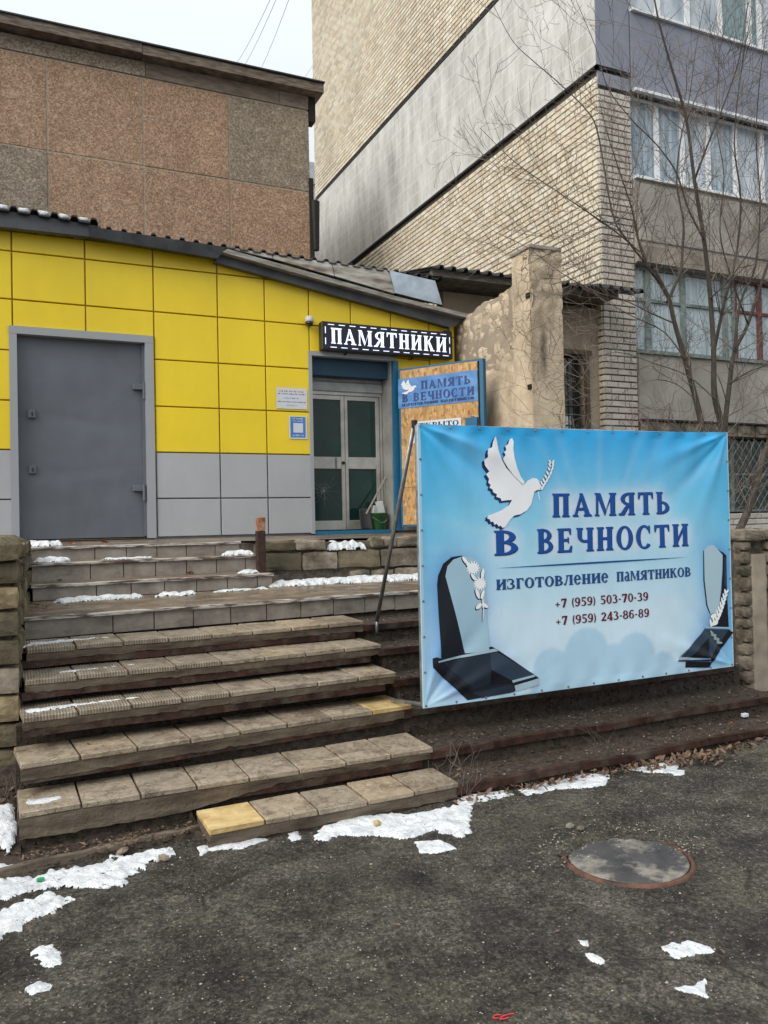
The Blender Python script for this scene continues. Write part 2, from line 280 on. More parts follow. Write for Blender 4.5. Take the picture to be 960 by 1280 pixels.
def sandy(name, soot=None):
    n = NM(name, .88); c = n.ramp(n.noise(2.2, 9, .72), [(.3, (.40, .315, .22)), (.5, (.62, .50, .36)), (.7, (.74, .62, .46))])
    c = n.mix(n.ramp(n.noise(1.3, 7, .7, sc=(1, 1, .5)), [(.52, 0.0), (.66, .65)]), c, (.23, .165, .10))
    sx = n.n('ShaderNodeSeparateXYZ'); n.l(n.pos, sx.inputs[0])
    up = n.n('ShaderNodeMapRange'); up.inputs['From Min'].default_value = 3.75 if not soot else 4.3; up.inputs['From Max'].default_value = 4.1 if not soot else 4.5
    n.l(n.math('ADD', sx.outputs[2], n.math('MULTIPLY', n.noise(2.5, 4), .5)), up.inputs[0])
    up.inputs['From Min'].default_value += .25; up.inputs['From Max'].default_value += .25
    wp = n.n('ShaderNodeMix'); wp.data_type = 'VECTOR'; wp.inputs[0].default_value = .09; n.l(n.vec((1, 1, 1.5)), wp.inputs[4]); nn_ = n.n('ShaderNodeTexNoise'); nn_.inputs['Scale'].default_value = 4; n.l(n.pos, nn_.inputs['Vector']); n.l(nn_.outputs['Color'], wp.inputs[5])
    vv_ = n.n('ShaderNodeTexVoronoi'); vv_.feature = 'DISTANCE_TO_EDGE'; vv_.inputs['Scale'].default_value = 6; n.l(wp.outputs[1], vv_.inputs['Vector']); ed = vv_.outputs['Distance']
    ln = n.math('MULTIPLY', n.ramp(ed, [(.008, .9), (.035, 0.0)]), n.math('MULTIPLY', up.outputs[0], n.ramp(n.noise(3.5, 4), [(.42, .0), (.58, .9)])))
    c = n.mix(ln, c, (.06, .045, .032))
    if soot:
        gx = n.ramp(n.math('ABSOLUTE', n.math('SUBTRACT', n.math('ADD', sx.outputs[0], n.math('MULTIPLY', n.noise(7, 5), .12)), soot[0]+.06)), [(.0, 1.0), (.075, 0.0)])
        gz_ = n.ramp(n.math('ABSOLUTE', n.math('SUBTRACT', sx.outputs[2], soot[1])), [(.1, 1.0), (.42, 0.0)])
        c = n.mix(n.math('MULTIPLY', n.math('MULTIPLY', gx, gz_), n.ramp(n.noise(18, 5, .7), [(.3, .6), (.6, 1.0)])), c, (.035, .03, .028))
    n.col(c); n.bump(n.math('ADD', n.math('ADD', n.noise(60, 5, .7), n.math('MULTIPLY', n.noise(7, 4), 1.5)), n.math('MULTIPLY', ln, -2.0)), .6, .018); return n.m
mt['render'] = sandy('sandy_render'); mt['render_pier'] = sandy('sandy_render_with_soot', (5.80, 3.9))
n = NM('stained_render', .9); c = n.ramp(n.noise(1.6, 8, .7), [(.3, (.24, .195, .145)), (.7, (.44, .37, .28))]); n.col(c); n.bump(n.noise(30, 5), .3); mt['render2'] = n.m
mt['dark_void'] = flat('shaded_brown_wall', (.10, .075, .055), .9)
mt['iron'] = flat('dark_iron', (.02, .018, .017), .6, .3)
mt['steel_tube'] = M2('dull_steel_tube', (.2, .2, .2), (.36, .36, .35), 12, .38, .7, .1)
n = NM('bark', .9); c = n.ramp(n.noise(22, 6, .7, sc=(1, 1, .25)), [(.3, (.03, .024, .02)), (.7, (.11, .09, .074))]); n.col(c); n.bump(n.noise(60, 5, sc=(1, 1, .2)), .6); mt['bark'] = n.m
mt['twig'] = M2('twig_bark', (.06, .045, .036), (.27, .22, .18), 2.2, .85, 0, .1)
mt['leaf'] = M2('dead_leaf', (.05, .03, .02), (.20, .125, .08), 14, .8, 0, .3, island=.3)
mt['leaf_orange'] = flat('orange_leaf', (.45, .12, .03), .7, var=.3)
mt['pebble'] = M2('loose_grit', (.07, .058, .046), (.30, .26, .21), 25, .85, 0, .1, island=.75)
mt['iron_cover'] = n = NM('manhole_iron', .62, .1)
c = n.ramp(n.noise(7, 8, .7), [(.3, (.03, .027, .027)), (.7, (.085, .078, .075))]); n.col(n.mix(n.ramp(n.noise(3.6, 8, .75), [(.48, 0.0), (.60, .85)]), c, (.30, .265, .22))); n.bump(n.noise(40, 5), .3); mt['iron_cover'] = n.m
mt['iron_rim'] = M2('rusty_rim', (.035, .022, .018), (.16, .075, .045), 9, .7, .1, .4)
# ------------------------------------------------------------------ lettering: bold serif glyphs, cap height 1
def bx(x0, y0, x1, y1): return [(x0, y0), (x1, y0), (x1, y1), (x0, y1)]
def ring(cx, cy, rx, ry, tx, ty, a0=0, a1=360, n=20):
    k = [R(a0+(a1-a0)*i/n) for i in range(n+1)]; out = []
    for i in range(n):
        q = [(cx+rx*math.cos(k[i]), cy+ry*math.sin(k[i])), (cx+rx*math.cos(k[i+1]), cy+ry*math.sin(k[i+1])),
             (cx+(rx-tx)*math.cos(k[i+1]), cy+(ry-ty)*math.sin(k[i+1])), (cx+(rx-tx)*math.cos(k[i]), cy+(ry-ty)*math.sin(k[i]))]
        out.append(q)
    return out
SW, TN, SF = .24, .10, .065
def stem(x, w=SW, top=True, bot=True, h=1.0):
    o = [bx(x, 0, x+w, h)]
    if bot: o.append([(x-SF, 0), (x+w+SF, 0), (x+w+SF, .045), (x+w, .08), (x, .08), (x-SF, .045)])
    if top: o.append([(x-SF, h), (x-SF, h-.045), (x, h-.08), (x+w, h-.08), (x+w+SF, h-.045), (x+w+SF, h)])
    return o
def hbar(x0, x1, y, t=TN): return [bx(x0, y, x1, y+t)]
def fserif(x0, x1): return [[(x0, 0), (x1, 0), (x1, .045), (x1-.04, .08), (x0+.04, .08), (x0, .045)]]
G = {
 'П': (stem(.07)+stem(.55)+hbar(.05, .78, .9, .1), .86), 'Н': (stem(.07)+stem(.55)+hbar(.2, .6, .46), .86),
 'И': (stem(.07)+stem(.6)+[[(.26, .12), (.26, .30), (.62, .88), (.62, .70)]], .91),
 'Т': (stem(.32, top=False)+hbar(.02, .84, .9, .1)+[[(.02, .9), (.02, .7), (.07, .7), (.14, .9)], [(.84, .9), (.84, .7), (.79, .7), (.72, .9)]], .86),
 'Г': (stem(.07)+hbar(.1, .68, .9, .1)+[[(.68, .9), (.68, .7), (.63, .7), (.56, .9)]], .72),
 'А': ([[(.08, .04), (.19, .04), (.45, .82), (.40, 1)], [(.34, 1), (.50, 1), (.88, .04), (.63, .04)]]+hbar(.22, .66, .27)+fserif(0, .28)+fserif(.55, .96), .96),
 'Л': ([[(.05, .0), (.16, .0), (.30, .5), (.36, .93), (.27, .93), (.20, .5)]]+stem(.55)+hbar(.2, .72, .9, .1)+ring(.06, .09, .09, .09, .09, .09), .88),
 'М': (stem(.06, .1)+[[(.06, 1), (.28, 1), (.58, .2), (.50, .0)], [(.48, 0), (.57, .24), (.86, 1), (.81, .74)]]+stem(.8), 1.1),
 'Я': (stem(.55)+ring(.56, .72, .47, .28, .21, .09, 90, 270)+hbar(.5, .6, .91, .09)+[[(.42, .48), (.58, .46), (.27, 0), (.02, 0)]]+fserif(-.02, .26)+hbar(.5, .6, .44, .09), .86),
 'Ь': (stem(.07)+ring(.26, .29, .48, .29, .21, .09, -90, 90), .79),
 'Ы': (stem(.07)+ring(.26, .29, .42, .29, .2, .09, -90, 90)+stem(.78), 1.1),
 'В': (stem(.07)+ring(.30, .74, .40, .26, .2, .085, -90, 90)+ring(.30, .28, .47, .28, .21, .09, -90, 90)+hbar(.2, .33, .915)+hbar(.2, .33, .475)+hbar(.2, .33, 0), .83),
 'Е': (stem(.07)+hbar(.2, .68, .92, .08)+hbar(.2, .56, .46)+hbar(.2, .70, 0, .08)+[[(.68, .95), (.68, .74), (.63, .74), (.55, .95)], [(.70, .05), (.74, .26), (.68, .26), (.55, .05)], bx(.52, .38, .57, .63)], .78),
 'Р': (stem(.07)+ring(.28, .70, .42, .30, .2, .085, -90, 90)+hbar(.2, .3, .915)+hbar(.2, .3, .4), .76),
 'Ч': (stem(.58)+stem(.05, bot=False, h=1.0)[:0]+[bx(.08, .62, .29, 1)]+[[(.02, 1), (.02, .955), (.08, .92), (.29, .92), (.35, .955), (.35, 1)]]+ring(.44, .64, .36, .26, .2, .1, 180, 290)+hbar(.45, .62, .38, .1), .88),
 'О': (ring(.44, .5, .43, .52, .22, .08, 0, 360, 32), .88), '0': (ring(.34, .5, .32, .51, .17, .08, 0, 360, 28), .68),
 'С': (ring(.45, .5, .44, .52, .22, .08, 48, 318, 28)+[bx(.70, .66, .76, 1.0), [(.60, .97), (.76, .88), (.76, .70), (.70, .70)]], .84),
 'З': (ring(.28, .74, .34, .27, .19, .085, -90, 130)+ring(.28, .27, .40, .28, .2, .09, -130, 90)+[bx(.03, .72, .08, .98), bx(.0, .03, .06, .3)], .74),
 'К': (stem(.07)+[[(.26, .44), (.30, .58), (.62, .97), (.72, .97), (.36, .48)], [(.34, .6), (.50, .68), (.86, .0), (.60, .0)]]+fserif(.55, .92)+[bx(.55, .93, .8, 1)], .9),
 'а': (ring(.3, .2, .29, .22, .17, .07, 0, 360, 18)+[bx(.36, .03, .56, .55)]+ring(.32, .52, .24, .22, .14, .08, 0, 150, 12)+[bx(.36, 0, .64, .07)], .66),
 'е': (ring(.34, .37, .33, .39, .2, .07, 10, 325, 24)+hbar(.1, .66, .36, .07), .7),
 '7': ([bx(.04, .85, .66, 1), [(.46, .9), (.66, .9), (.38, 0), (.16, 0)], bx(.04, .7, .1, .95)], .68),
 '9': (ring(.33, .69, .31, .32, .17, .07, 0, 360)+ring(.28, .5, .36, .5, .18, .09, -95, 25, 16)+[[(.08, .02), (.28, 0), (.28, .1), (.05, .2)]], .68),
 '6': (ring(.33, .31, .31, .32, .17, .07, 0, 360)+ring(.38, .5, .36, .5, .18, .09, 85, 205, 16)+[[(.38, 1), (.58, .98), (.6, .82), (.38, .9)]], .68),
 '5': ([bx(.12, .86, .60, 1), bx(.12, .5, .2, 1)]+ring(.29, .3, .34, .32, .19, .08, -140, 120), .68),
 '3': (ring(.29, .75, .29, .26, .17, .08, -90, 150)+ring(.29, .28, .35, .29, .18, .09, -145, 90), .68),
 '2': (ring(.32, .7, .3, .31, .18, .08, -25, 165)+[[(.44, .6), (.62, .66), (.25, .12), (.04, .1)], bx(.04, 0, .64, .15)], .68),
 '4': ([bx(.38, 0, .57, 1), [(.0, .25), (.10, .25), (.45, .85), (.42, 1)], bx(0, .2, .68, .3), bx(.3, 0, .65, .06)], .7),
 '8': (ring(.33, .74, .27, .27, .15, .07)+ring(.33, .28, .32, .29, .17, .08), .68),
 '+': ([bx(.05, .33, .55, .41), bx(.26, .12, .34, .62)], .66), '-': ([bx(.06, .34, .3, .46)], .38),
 '(': (ring(.38, .45, .3, .62, .12, .05, 115, 245, 12), .34), ')': (ring(-.06, .45, .3, .62, .12, .05, -65, 65, 12), .34), ' ': ([], .42),
}
LOW = {'и': 'И', 'з': 'З', 'г': 'Г', 'о': 'О', 'т': 'Т', 'в': 'В', 'л': 'Л', 'н': 'Н', 'п': 'П', 'м': 'М', 'я': 'Я', 'к': 'К'}
def text_polys(s, x0, y0, w, h, slope=0.0):
    """letters as polygons filling width w and cap height h from (x0, y0)"""
    adv = []; tot = 0
    for ch in s:
        g, a = G[LOW.get(ch, ch)]; adv.append(tot); tot += a+.07
    k = w/(tot-.07); out = []
    for ch, ax in zip(s, adv):
        g, a = G[LOW.get(ch, ch)]; ys = h*(1.0 if ch not in 'ае' else 1.33 if ch == 'а' else 1.3)
        for p in g: out.append([(x0+(ax+x)*k, y0+y*ys+slope*(ax+x)*k) for x, y in p])
    return out
def text_sheets(parent, mat, fmap, s, x0, y0, w, h, lift=0.0, maxlen=9, name='letter'):
    adv = []; tot = 0
    for ch in s: adv.append(tot); tot += G[LOW.get(ch, ch)][1]+.16
    k = w/(tot-.16)
    for ch, ax in zip(s, adv):
        if ch == ' ': continue
        ys = h*(1.0 if ch not in 'ае' else 1.33 if ch == 'а' else 1.3)
        sheet_mesh(name, [[(x0+(ax+x)*k, y0+y*ys) for x, y in p] for p in G[LOW.get(ch, ch)][0]], fmap, mat, lift, parent, maxlen)
def ell(cx, cy, rx, ry, a=0, n=14):
    return [(cx+rx*math.cos(t)*math.cos(a)-ry*math.sin(t)*math.sin(a), cy+rx*math.cos(t)*math.sin(a)+ry*math.sin(t)*math.cos(a)) for t in [2*math.pi*i/n for i in range(n)]]
def sheet_mesh(name, polys, fmap, mat, lift, parent, maxlen=9, step=2e-5):
    """printed shapes as thin sheets laid over a surface: fmap(u, v, lift) gives the place"""
    bm = bmesh.new()
    for i, p in enumerate(polys):
        vs = [bm.verts.new((x, y, lift+(i % 17)*step)) for x, y in p]
        if len(p) == 4:
            try: bm.faces.new(vs)
            except ValueError: pass
            continue
        for t in mgeo.tessellate_polygon([[Vector((x, y, 0)) for x, y in p]]):
            try: bm.faces.new([vs[j] for j in t])
            except ValueError: pass
    for _ in range(6):
        es = [e for e in bm.edges if e.calc_length() > maxlen]
        if not es: break
        bmesh.ops.subdivide_edges(bm, edges=es, cuts=1); bmesh.ops.triangulate(bm, faces=[f for f in bm.faces if len(f.verts) > 3])
    bm.verts.index_update(); mb = MB(); mb.v = [tuple(fmap(*v.co)) for v in bm.verts]; mb.f = [tuple(v.index for v in f.verts) for f in bm.faces]; bm.free()
    return mb.build(name, mat, parent)
# ------------------------------------------------------------------ ground
def nz(x, y, z=0.0, s=1.0): return mnoise.noise(Vector((x*s, y*s, z)))
def axis(a, b, step, far): return [-far, -far/3, -far/9]+[a+step*i for i in range(int((b-a)/step)+1)]+[far/9+b, far/3+b, far]
xs = axis(-1.2, 7.2, .022, 120); ys = axis(0.9, 5.2, .022, 120)
mb = MB()
for y in ys:
    for x in xs:
        w = 1.0 if (-1.2 <= x <= 7.21 and .9 <= y <= 5.21) else 0.0
        z = w*(.012*nz(x, y, 0, 1.6)+.006*nz(x, y, 5, 6)+.0035*nz(x, y, 9, 18)+.003*nz(x, y, 4, 37))
        d = math.hypot(x-3.0, y-3.49)
        if d < .55: z *= max(0, (d-.36)/.19); z += (-.006 if d < .36 else 0)
        mb.v.append((x, y, z))
nx = len(xs)
mb.f = [(j*nx+i, j*nx+i+1, (j+1)*nx+i+1, (j+1)*nx+i) for j in range(len(ys)-1) for i in range(nx-1)]
g = mb.build('ground', mt['asphalt'], None, True, 'structure')
def gz(x, y): return .012*nz(x, y, 0, 1.6)+.006*nz(x, y, 5, 6)
# ------------------------------------------------------------------ staircase
XR = 6.27
RN = {'r6': (.12, 4.62, 4.71, .98, 2.65), 'r5': (.27, 5.0, 5.06, -.01, 2.65), 'r4': (.48, 5.24, 5.5, 0, 2.71), 'r3': (.70, 5.48, 5.665, .016, 2.66),
      'r2': (.88, 5.745, 5.94, .034, 2.66), 'r1': (1.035, 6.085, 6.26, .05, 2.65)}
def fy(k, x):   # front line of a row at x
    z, ya, yb, xa, xb = RN[k]; t = x/2.65
    if t > 1: return yb + (x-2.65)*.03
    return ya+(yb-ya)*t
YL = lambda x: 6.54+.083*x if x < 3.5 else 6.83+.02*(x-3.5)
stair = bpy.data.objects.new('staircase', None); COL.objects.link(stair); stair.location = (0, 5, 0); stair['kind'] = 'structure'
order = ['r6', 'r5', 'r4', 'r3', 'r2', 'r1']
rightz = {'r6': .09, 'r5': .235, 'r4': .44, 'r3': .64, 'r2': .84, 'r1': 1.0}
def core_profile(x):
    P = []; right = x > 2.68
    zprev = -.05; first = fy('r6', x)+.06
    if x < .97: P = [(4.78+.1*x, -.05), (4.82+.1*x, .035)]; seq = order[1:]; zprev = .04
    else: seq = order
    for k in seq:
        z, y = (rightz[k]-.012 if right else RN[k][0]-.085), fy(k, x)+(.03 if right else .055)
        if not right and P and k != 'r6' and not (k == 'r5' and x < .97): y = max(y, fy(order[order.index(k)-1], x)+(.37 if k == 'r5' else .43))
        P.append((y, zprev)); P.append((y+.012, z)); zprev = z+(.004 if right else .0)
    P.append((YL(x)+.03, zprev)); P.append((YL(x)+.05, 1.17)); P.append((YL(x)+.3, 1.17))
    return P
mb = MB(); cols = []
X0 = [i*.04-.02 for i in range(int((XR+.02)/.04)+1)]
NP = 110
for x in X0:
    P = core_profile(x); seg = [0]
    for a, b in zip(P, P[1:]): seg.append(seg[-1]+math.dist(a, b))
    # resample every column through the same named corners so that neighbours line up
    Ls = np.linspace(0, 1, NP); ts = np.interp(Ls, np.linspace(0, 1, 200), np.array([seg[-1]*q for q in np.linspace(0, 1, 200)]))
    for t in ts:
        y = float(np.interp(t, seg, [p[0] for p in P])); z = float(np.interp(t, seg, [p[1] for p in P]))
        a = .010*nz(x, y, z*3, 9)+.009*nz(x, y, z*9, 26)
        mb.v.append((x+a*.5, y-abs(a)*.7, z+a*.8))
mb.f = [(i*NP+j, (i+1)*NP+j, (i+1)*NP+j+1, i*NP+j+1) for i in range(len(X0)-1) for j in range(NP-1)]
mb.build('step_core', mt['soil'], stair)
# loose gravel on the risers and treads
mb = MB()
def rock(mb, c, r, fl=.7):
    q = [(1,0,0),(-1,0,0),(0,1,0),(0,-1,0),(0,0,1),(0,0,-1)]
    a = random.uniform(0, 3.1); ca, sa = math.cos(a), math.sin(a)
    vs = []
    for x, y, z in q:
        k = r*random.uniform(.6, 1.25); x, y = x*ca-y*sa, x*sa+y*ca; vs.append((c[0]+x*k, c[1]+y*k, c[2]+z*k*fl))
    mb.add(vs, [(0,2,4),(2,1,4),(1,3,4),(3,0,4),(2,0,5),(1,2,5),(3,1,5),(0,3,5)])
for _ in range(11000):
    x = random.uniform(0, XR); P = core_profile(x); i = random.randrange(len(P)-2); t = random.random()
    y = P[i][0]+(P[i+1][0]-P[i][0])*t; z = P[i][1]+(P[i+1][1]-P[i][1])*t
    rock(mb, (x, y-.004, z+.003), random.choice((.006, .009, .012, .017)))
mb.build('gravel', mt['soil'], stair, kind='stuff')
mb = MB()
for _ in range(2600):
    x = random.uniform(.0, XR); P = core_profile(x); i = random.randrange(len(P)-2); t = random.random()
    if abs(P[i+1][1]-P[i][1]) > .03: continue
    y = P[i][0]+(P[i+1][0]-P[i][0])*t; z = P[i][1]+(P[i+1][1]-P[i][1])*t; rock(mb, (x, y, z+.004), random.choice((.003, .004, .006, .009)))
mb.build('grit', mt['pebble'], stair, kind='stuff')
# ribbed tile material
n = NM('ribbed_sandstone_tile', .55)
wv = n.n('ShaderNodeTexWave'); wv.inputs['Scale'].default_value = 17; wv.wave_type = 'BANDS'; wv.bands_direction = 'X'; n.l(n.pos, wv.inputs[0])
c = n.ramp(n.noise(9, 9, .75), [(.3, (.11, .085, .06)), (.5, (.26, .21, .155)), (.7, (.42, .36, .28))])
c = n.mix(n.math('MULTIPLY', n.ramp(wv.outputs['Fac'], [(.1, .5), (.3, 0.0)]), .7), c, (.06, .045, .035)); n.col(c); n.bump(wv.outputs['Fac'], .5, .01); mt['tile_rib'] = n.m
def tile_mesh(w, d, h, mat, nm):
    b = MB(); b.chbox((-w/2, 0, -h), (w/2, d, 0), .005, .0025); me, _ = b.mesh(nm, mat, (0, 0, 0)); return me
TM = [tile_mesh(.3145, .40, .036, mt['tile'], 'step_tile') for _ in range(4)]
TMR = tile_mesh(.3145, .40, .036, mt['tile_rib'], 'ribbed_step_tile'); TMY = tile_mesh(.3145, .40, .036, mt['tile_yellow'], 'yellow_step_tile')
for k in order:
    z, ya, yb, xa, xb = RN[k]; dp = .34 if k == 'r6' else .40; nt_ = 5 if k == 'r6' else 8; w = (xb-xa)/nt_
    sl = MB()
    ns = nt_*9; vs = []
    for i in range(ns+1):
        x = xa+.004+(xb-xa-.008)*i/ns; y = fy(k, min(x, 2.65)); j = .006*nz(x, z, 0, 14)+.004*nz(x, z, 3, 40)
        h = .086+(.075*min(1, max(0, (1.5-x)/.6)) if k == 'r5' else .02 if k in ('r6', 'r4') else 0)+.006*nz(x, z, 7, 5)+.010*nz(x, z, 7, 23)+.006*nz(x, z, 1, 60)
        vs += [(x, y+.012, z-.030), (x, y+.006+j, z-.045), (x, y+.016+j, z-h), (x, y+dp+.01, z-h), (x, y+dp+.01, z-.030)]
    sl.v = vs; sl.f = [(i*5+a, (i+1)*5+a, (i+1)*5+(a+1) % 5, i*5+(a+1) % 5) for i in range(ns) for a in range(5)]+[(4,3,2,1,0), tuple(ns*5+a for a in range(5))]
    st = sl.build('step_slab', mt['mortar'], stair)
    for i in range(nt_):
        x = xa+w*(i+.5); y = fy(k, min(x, 2.65))
        yel = (k == 'r6' and i == 0) or (k == 'r4' and i == 7)
        me = TMY if yel else TMR if (k in ('r1', 'r2', 'r3') and i < 4) else random.choice(TM)
        o = link('tile', me, (x, y-.004, z+random.uniform(-.003, .003)), stair)
        if yel: o['label'] = 'yellow stone tile, cleaner than its row'
        o.scale = (w/.325, dp/.40, 1); o.rotation_euler = (.022+random.uniform(-.012, .012), random.uniform(-.008, .008), math.atan2(yb-ya, 2.65)+random.uniform(-.006, .006))
# steel angle nosings of the old steps, running on to the right
for k in order:
    z = RN[k][0]-.086; mb = MB()
    xs_ = [(.98 if k == 'r6' else .02)+i*.15 for i in range(200)]; 
    for part in (0, 1):
        X = [x for x in xs_ if (x <= 2.64 if part == 0 else 2.66 <= x <= XR)]
        if part == 1: X = [2.64]+X
        zz = z if part == 0 else rightz[k]
        off = .022 if part == 0 else 0.0
        yy = [fy(k, min(x, 99))+off+.006*nz(x, 3, 0, 2) for x in X]; hh = [zz+.012*nz(x, z, 4, 1.3) for x in X]
        s0 = len(mb.v)
        for x, y, h in zip(X, yy, hh): mb.v += [(x, y, h-.05), (x, y, h), (x, y+.045, h+.002), (x, y+.045, h-.05)]
        for i in range(len(X)-1):
            for a in range(4): mb.f.append((s0+i*4+a, s0+(i+1)*4+a, s0+(i+1)*4+(a+1) % 4, s0+i*4+(a+1) % 4))
        mb.f += [(s0, s0+1, s0+2, s0+3), tuple(s0+(len(X)-1)*4+a for a in (3, 2, 1, 0))]
    mb.build('nosing', mt['steel_rust'], stair)
mb = MB()
X = [-.12+i*.11 for i in range(11)]
for x in X:
    y = 4.80+.12*x; h = .05+.01*nz(x, 0, 0, 5); mb.v += [(x, y, -.03), (x, y+.004, h), (x, y+.05, h), (x, y+.06, -.03)]
for i in range(len(X)-1):
    for a in range(4): mb.f.append((i*4+a, (i+1)*4+a, (i+1)*4+(a+1) % 4, i*4+(a+1) % 4))
mb.f += [(0, 1, 2, 3), tuple((len(X)-1)*4+a for a in (3, 2, 1, 0))]
mb.build('nosing', mt['mortar'], stair)
# landing L, upper steps and platform with grey riser tiles and worn edges
def riser_row(xa, xb, yfun, z0, z1, wt=.30, nm='riser_tile', off=0.0):
    x = xa+off*wt; prev = xa
    while prev < xb-.02:
        nxt = min(x+wt, xb); a, b = prev+.004, nxt-.004
        if b-a > .03:
            ya, yb = yfun(a), yfun(b); ht = z1-random.uniform(0, .004); q = random.uniform(0, .006)
            m_ = MB().hexa([(a, ya-q, z0), (b, yb-q, z0+random.uniform(0, .008)), (b, yb+.03, z0), (a, ya+.03, z0), (a, ya-q, ht), (b, yb-q, ht), (b, yb+.03, ht), (a, ya+.03, ht)])
            m_.build('tile', mt['riser'], stair)
        prev = nxt; x = nxt
def slab_edge(xa, xb, yfun, z, zr=None, n=24):
    mb = MB(); zr = z if zr is None else zr
    for i in range(n+1):
        x = xa+(xb-xa)*i/n; y = yfun(x)-.022+.003*nz(x, z, 0, 12); zz = z+(zr-z)*i/n+.003*nz(x, z, 5, 3)
        mb.v += [(x, y, zz-.026), (x, y, zz-.004), (x, y+.004, zz), (x, y+.05, zz+.001), (x, y+.05, zz-.026)]
    for i in range(n):
        for a in range(5): mb.f.append((i*5+a, (i+1)*5+a, (i+1)*5+(a+1) % 5, i*5+(a+1) % 5))
    mb.f += [(0, 1, 2, 3, 4), tuple(n*5+a for a in (4, 3, 2, 1, 0))]
    mb.build('stair_edge', mt['granite_edge'], stair)
def deck(name, xa, xb, yfa, yfb, za, zb, mat, thick=.05, nx=30, ny=12, rgh=.004):
    mb = MB()
    for j in range(ny+1):
        for i in range(nx+1):
            x = xa+(xb-xa)*i/nx; t = j/ny; y = yfa(x)*(1-t)+yfb(x)*t; mb.v.append((x, y, za+(zb-za)*t+rgh*nz(x, y, 2, 4)))
    w = nx+1; mb.f = [(j*w+i, j*w+i+1, (j+1)*w+i+1, (j+1)*w+i) for j in range(ny) for i in range(nx)]
    return mb.build(name, mat, stair, True)
ZL, Z2, Z1, ZP = 1.21, 1.382, 1.552, 1.692
Y2 = lambda x: 7.58+.07*x; Y1 = lambda x: 8.03+.04*x; YP = lambda x: 8.43+.03*x
riser_row(.045, XR-.3, lambda x: YL(x)+.006, 1.045, ZL-.027, .315, off=1)
slab_edge(.04, XR-.3, YL, ZL); deck('landing', .03, XR, lambda x: YL(x)+.03, lambda x: 8.3, ZL, ZL+.05, mt['concrete_wet'], nx=60, ny=20)
mb = MB()
for i, x in enumerate([.9+.62*i for i in range(8)]): mb.box((x, YL(x)+.04, ZL+.0025), (x+.006, 8.15, ZL+.0045))
for (yf, z0, z1, nm) in ((Y2, ZL+.035, Z2, 'a'), (Y1, Z2, Z1, 'b'), (YP, Z1, ZP, 'c')):
    xe = {'a': 2.3, 'b': 2.27, 'c': 2.17}[nm]
    riser_row(.12, xe, lambda x: yf(x)+.006, z0, z1-.027, .30, off={'a': .75, 'b': .7, 'c': .95}[nm])
    slab_edge(.11, xe+.01, yf, z1)
deck('tread', .1, 2.3, lambda x: Y2(x)+.028, lambda x: Y1(x)+.03, Z2, Z2+.004, mt['concrete_wet'])
deck('tread', .1, 2.3, lambda x: Y1(x)+.028, lambda x: YP(x)+.03, Z1, Z1+.004, mt['concrete_wet'])
deck('platform', -2.5, 6.1, lambda x: YP(x)+.028 if x < 2.3 else 8.2, lambda x: 10.3, ZP, ZP+.035, mt['concrete_wet'], nx=80, ny=16)
MB().box((.1, 8.5, 0), (6.1, 10.4, ZP-.02)).build('platform_base', mt['joint'], stair)
MB().box((.1, 8.15, .9), (2.4, 8.52, Z1-.03)).build('platform_base', mt['joint'], stair)
# ------------------------------------------------------------------ stone walls
def stone_mesh(w, d, h, r=.4, j=.012, cuts=2):
    bm = bmesh.new(); bmesh.ops.create_cube(bm, size=1); bmesh.ops.subdivide_edges(bm, edges=list(bm.edges), cuts=cuts, use_grid_fill=True)
    sd_ = random.uniform(0, 99)
    for v in bm.verts:
        p = Vector((v.co.x*w, v.co.y*d, v.co.z*h)); e = sorted((abs(v.co.x), abs(v.co.y), abs(v.co.z)))
        if e[1] > .49: 
            k = .010
            p -= Vector((math.copysign(k, p.x) if abs(v.co.x) > .49 else 0, math.copysign(k, p.y) if abs(v.co.y) > .49 else 0, math.copysign(k, p.z) if abs(v.co.z) > .49 else 0))
        q = p*9+Vector((sd_, sd_, 0)); v.co = p+Vector((mnoise.noise(q), mnoise.noise(q+Vector((7, 0, 0))), mnoise.noise(q+Vector((0, 7, 0)))))*j*1.6
    b = MB(); bm.verts.index_update(); b.v = [tuple(v.co) for v in bm.verts]; b.f = [tuple(v.index for v in f.verts) for f in bm.faces]; bm.free(); return b
def stone(parent, a, b, mat, j=.012, nm='stone', rot=0, cuts=2):
    c = [(p+q)/2 for p, q in zip(a, b)]; s = stone_mesh(abs(b[0]-a[0]), abs(b[1]-a[1]), abs(b[2]-a[2]), j=j, cuts=cuts); me, _ = s.mesh(nm, mat, (0, 0, 0))
    o = link(nm, me, c, parent); o.rotation_euler = (random.uniform(-.015, .015), random.uniform(-.015, .015), rot+random.uniform(-.02, .02)); return o
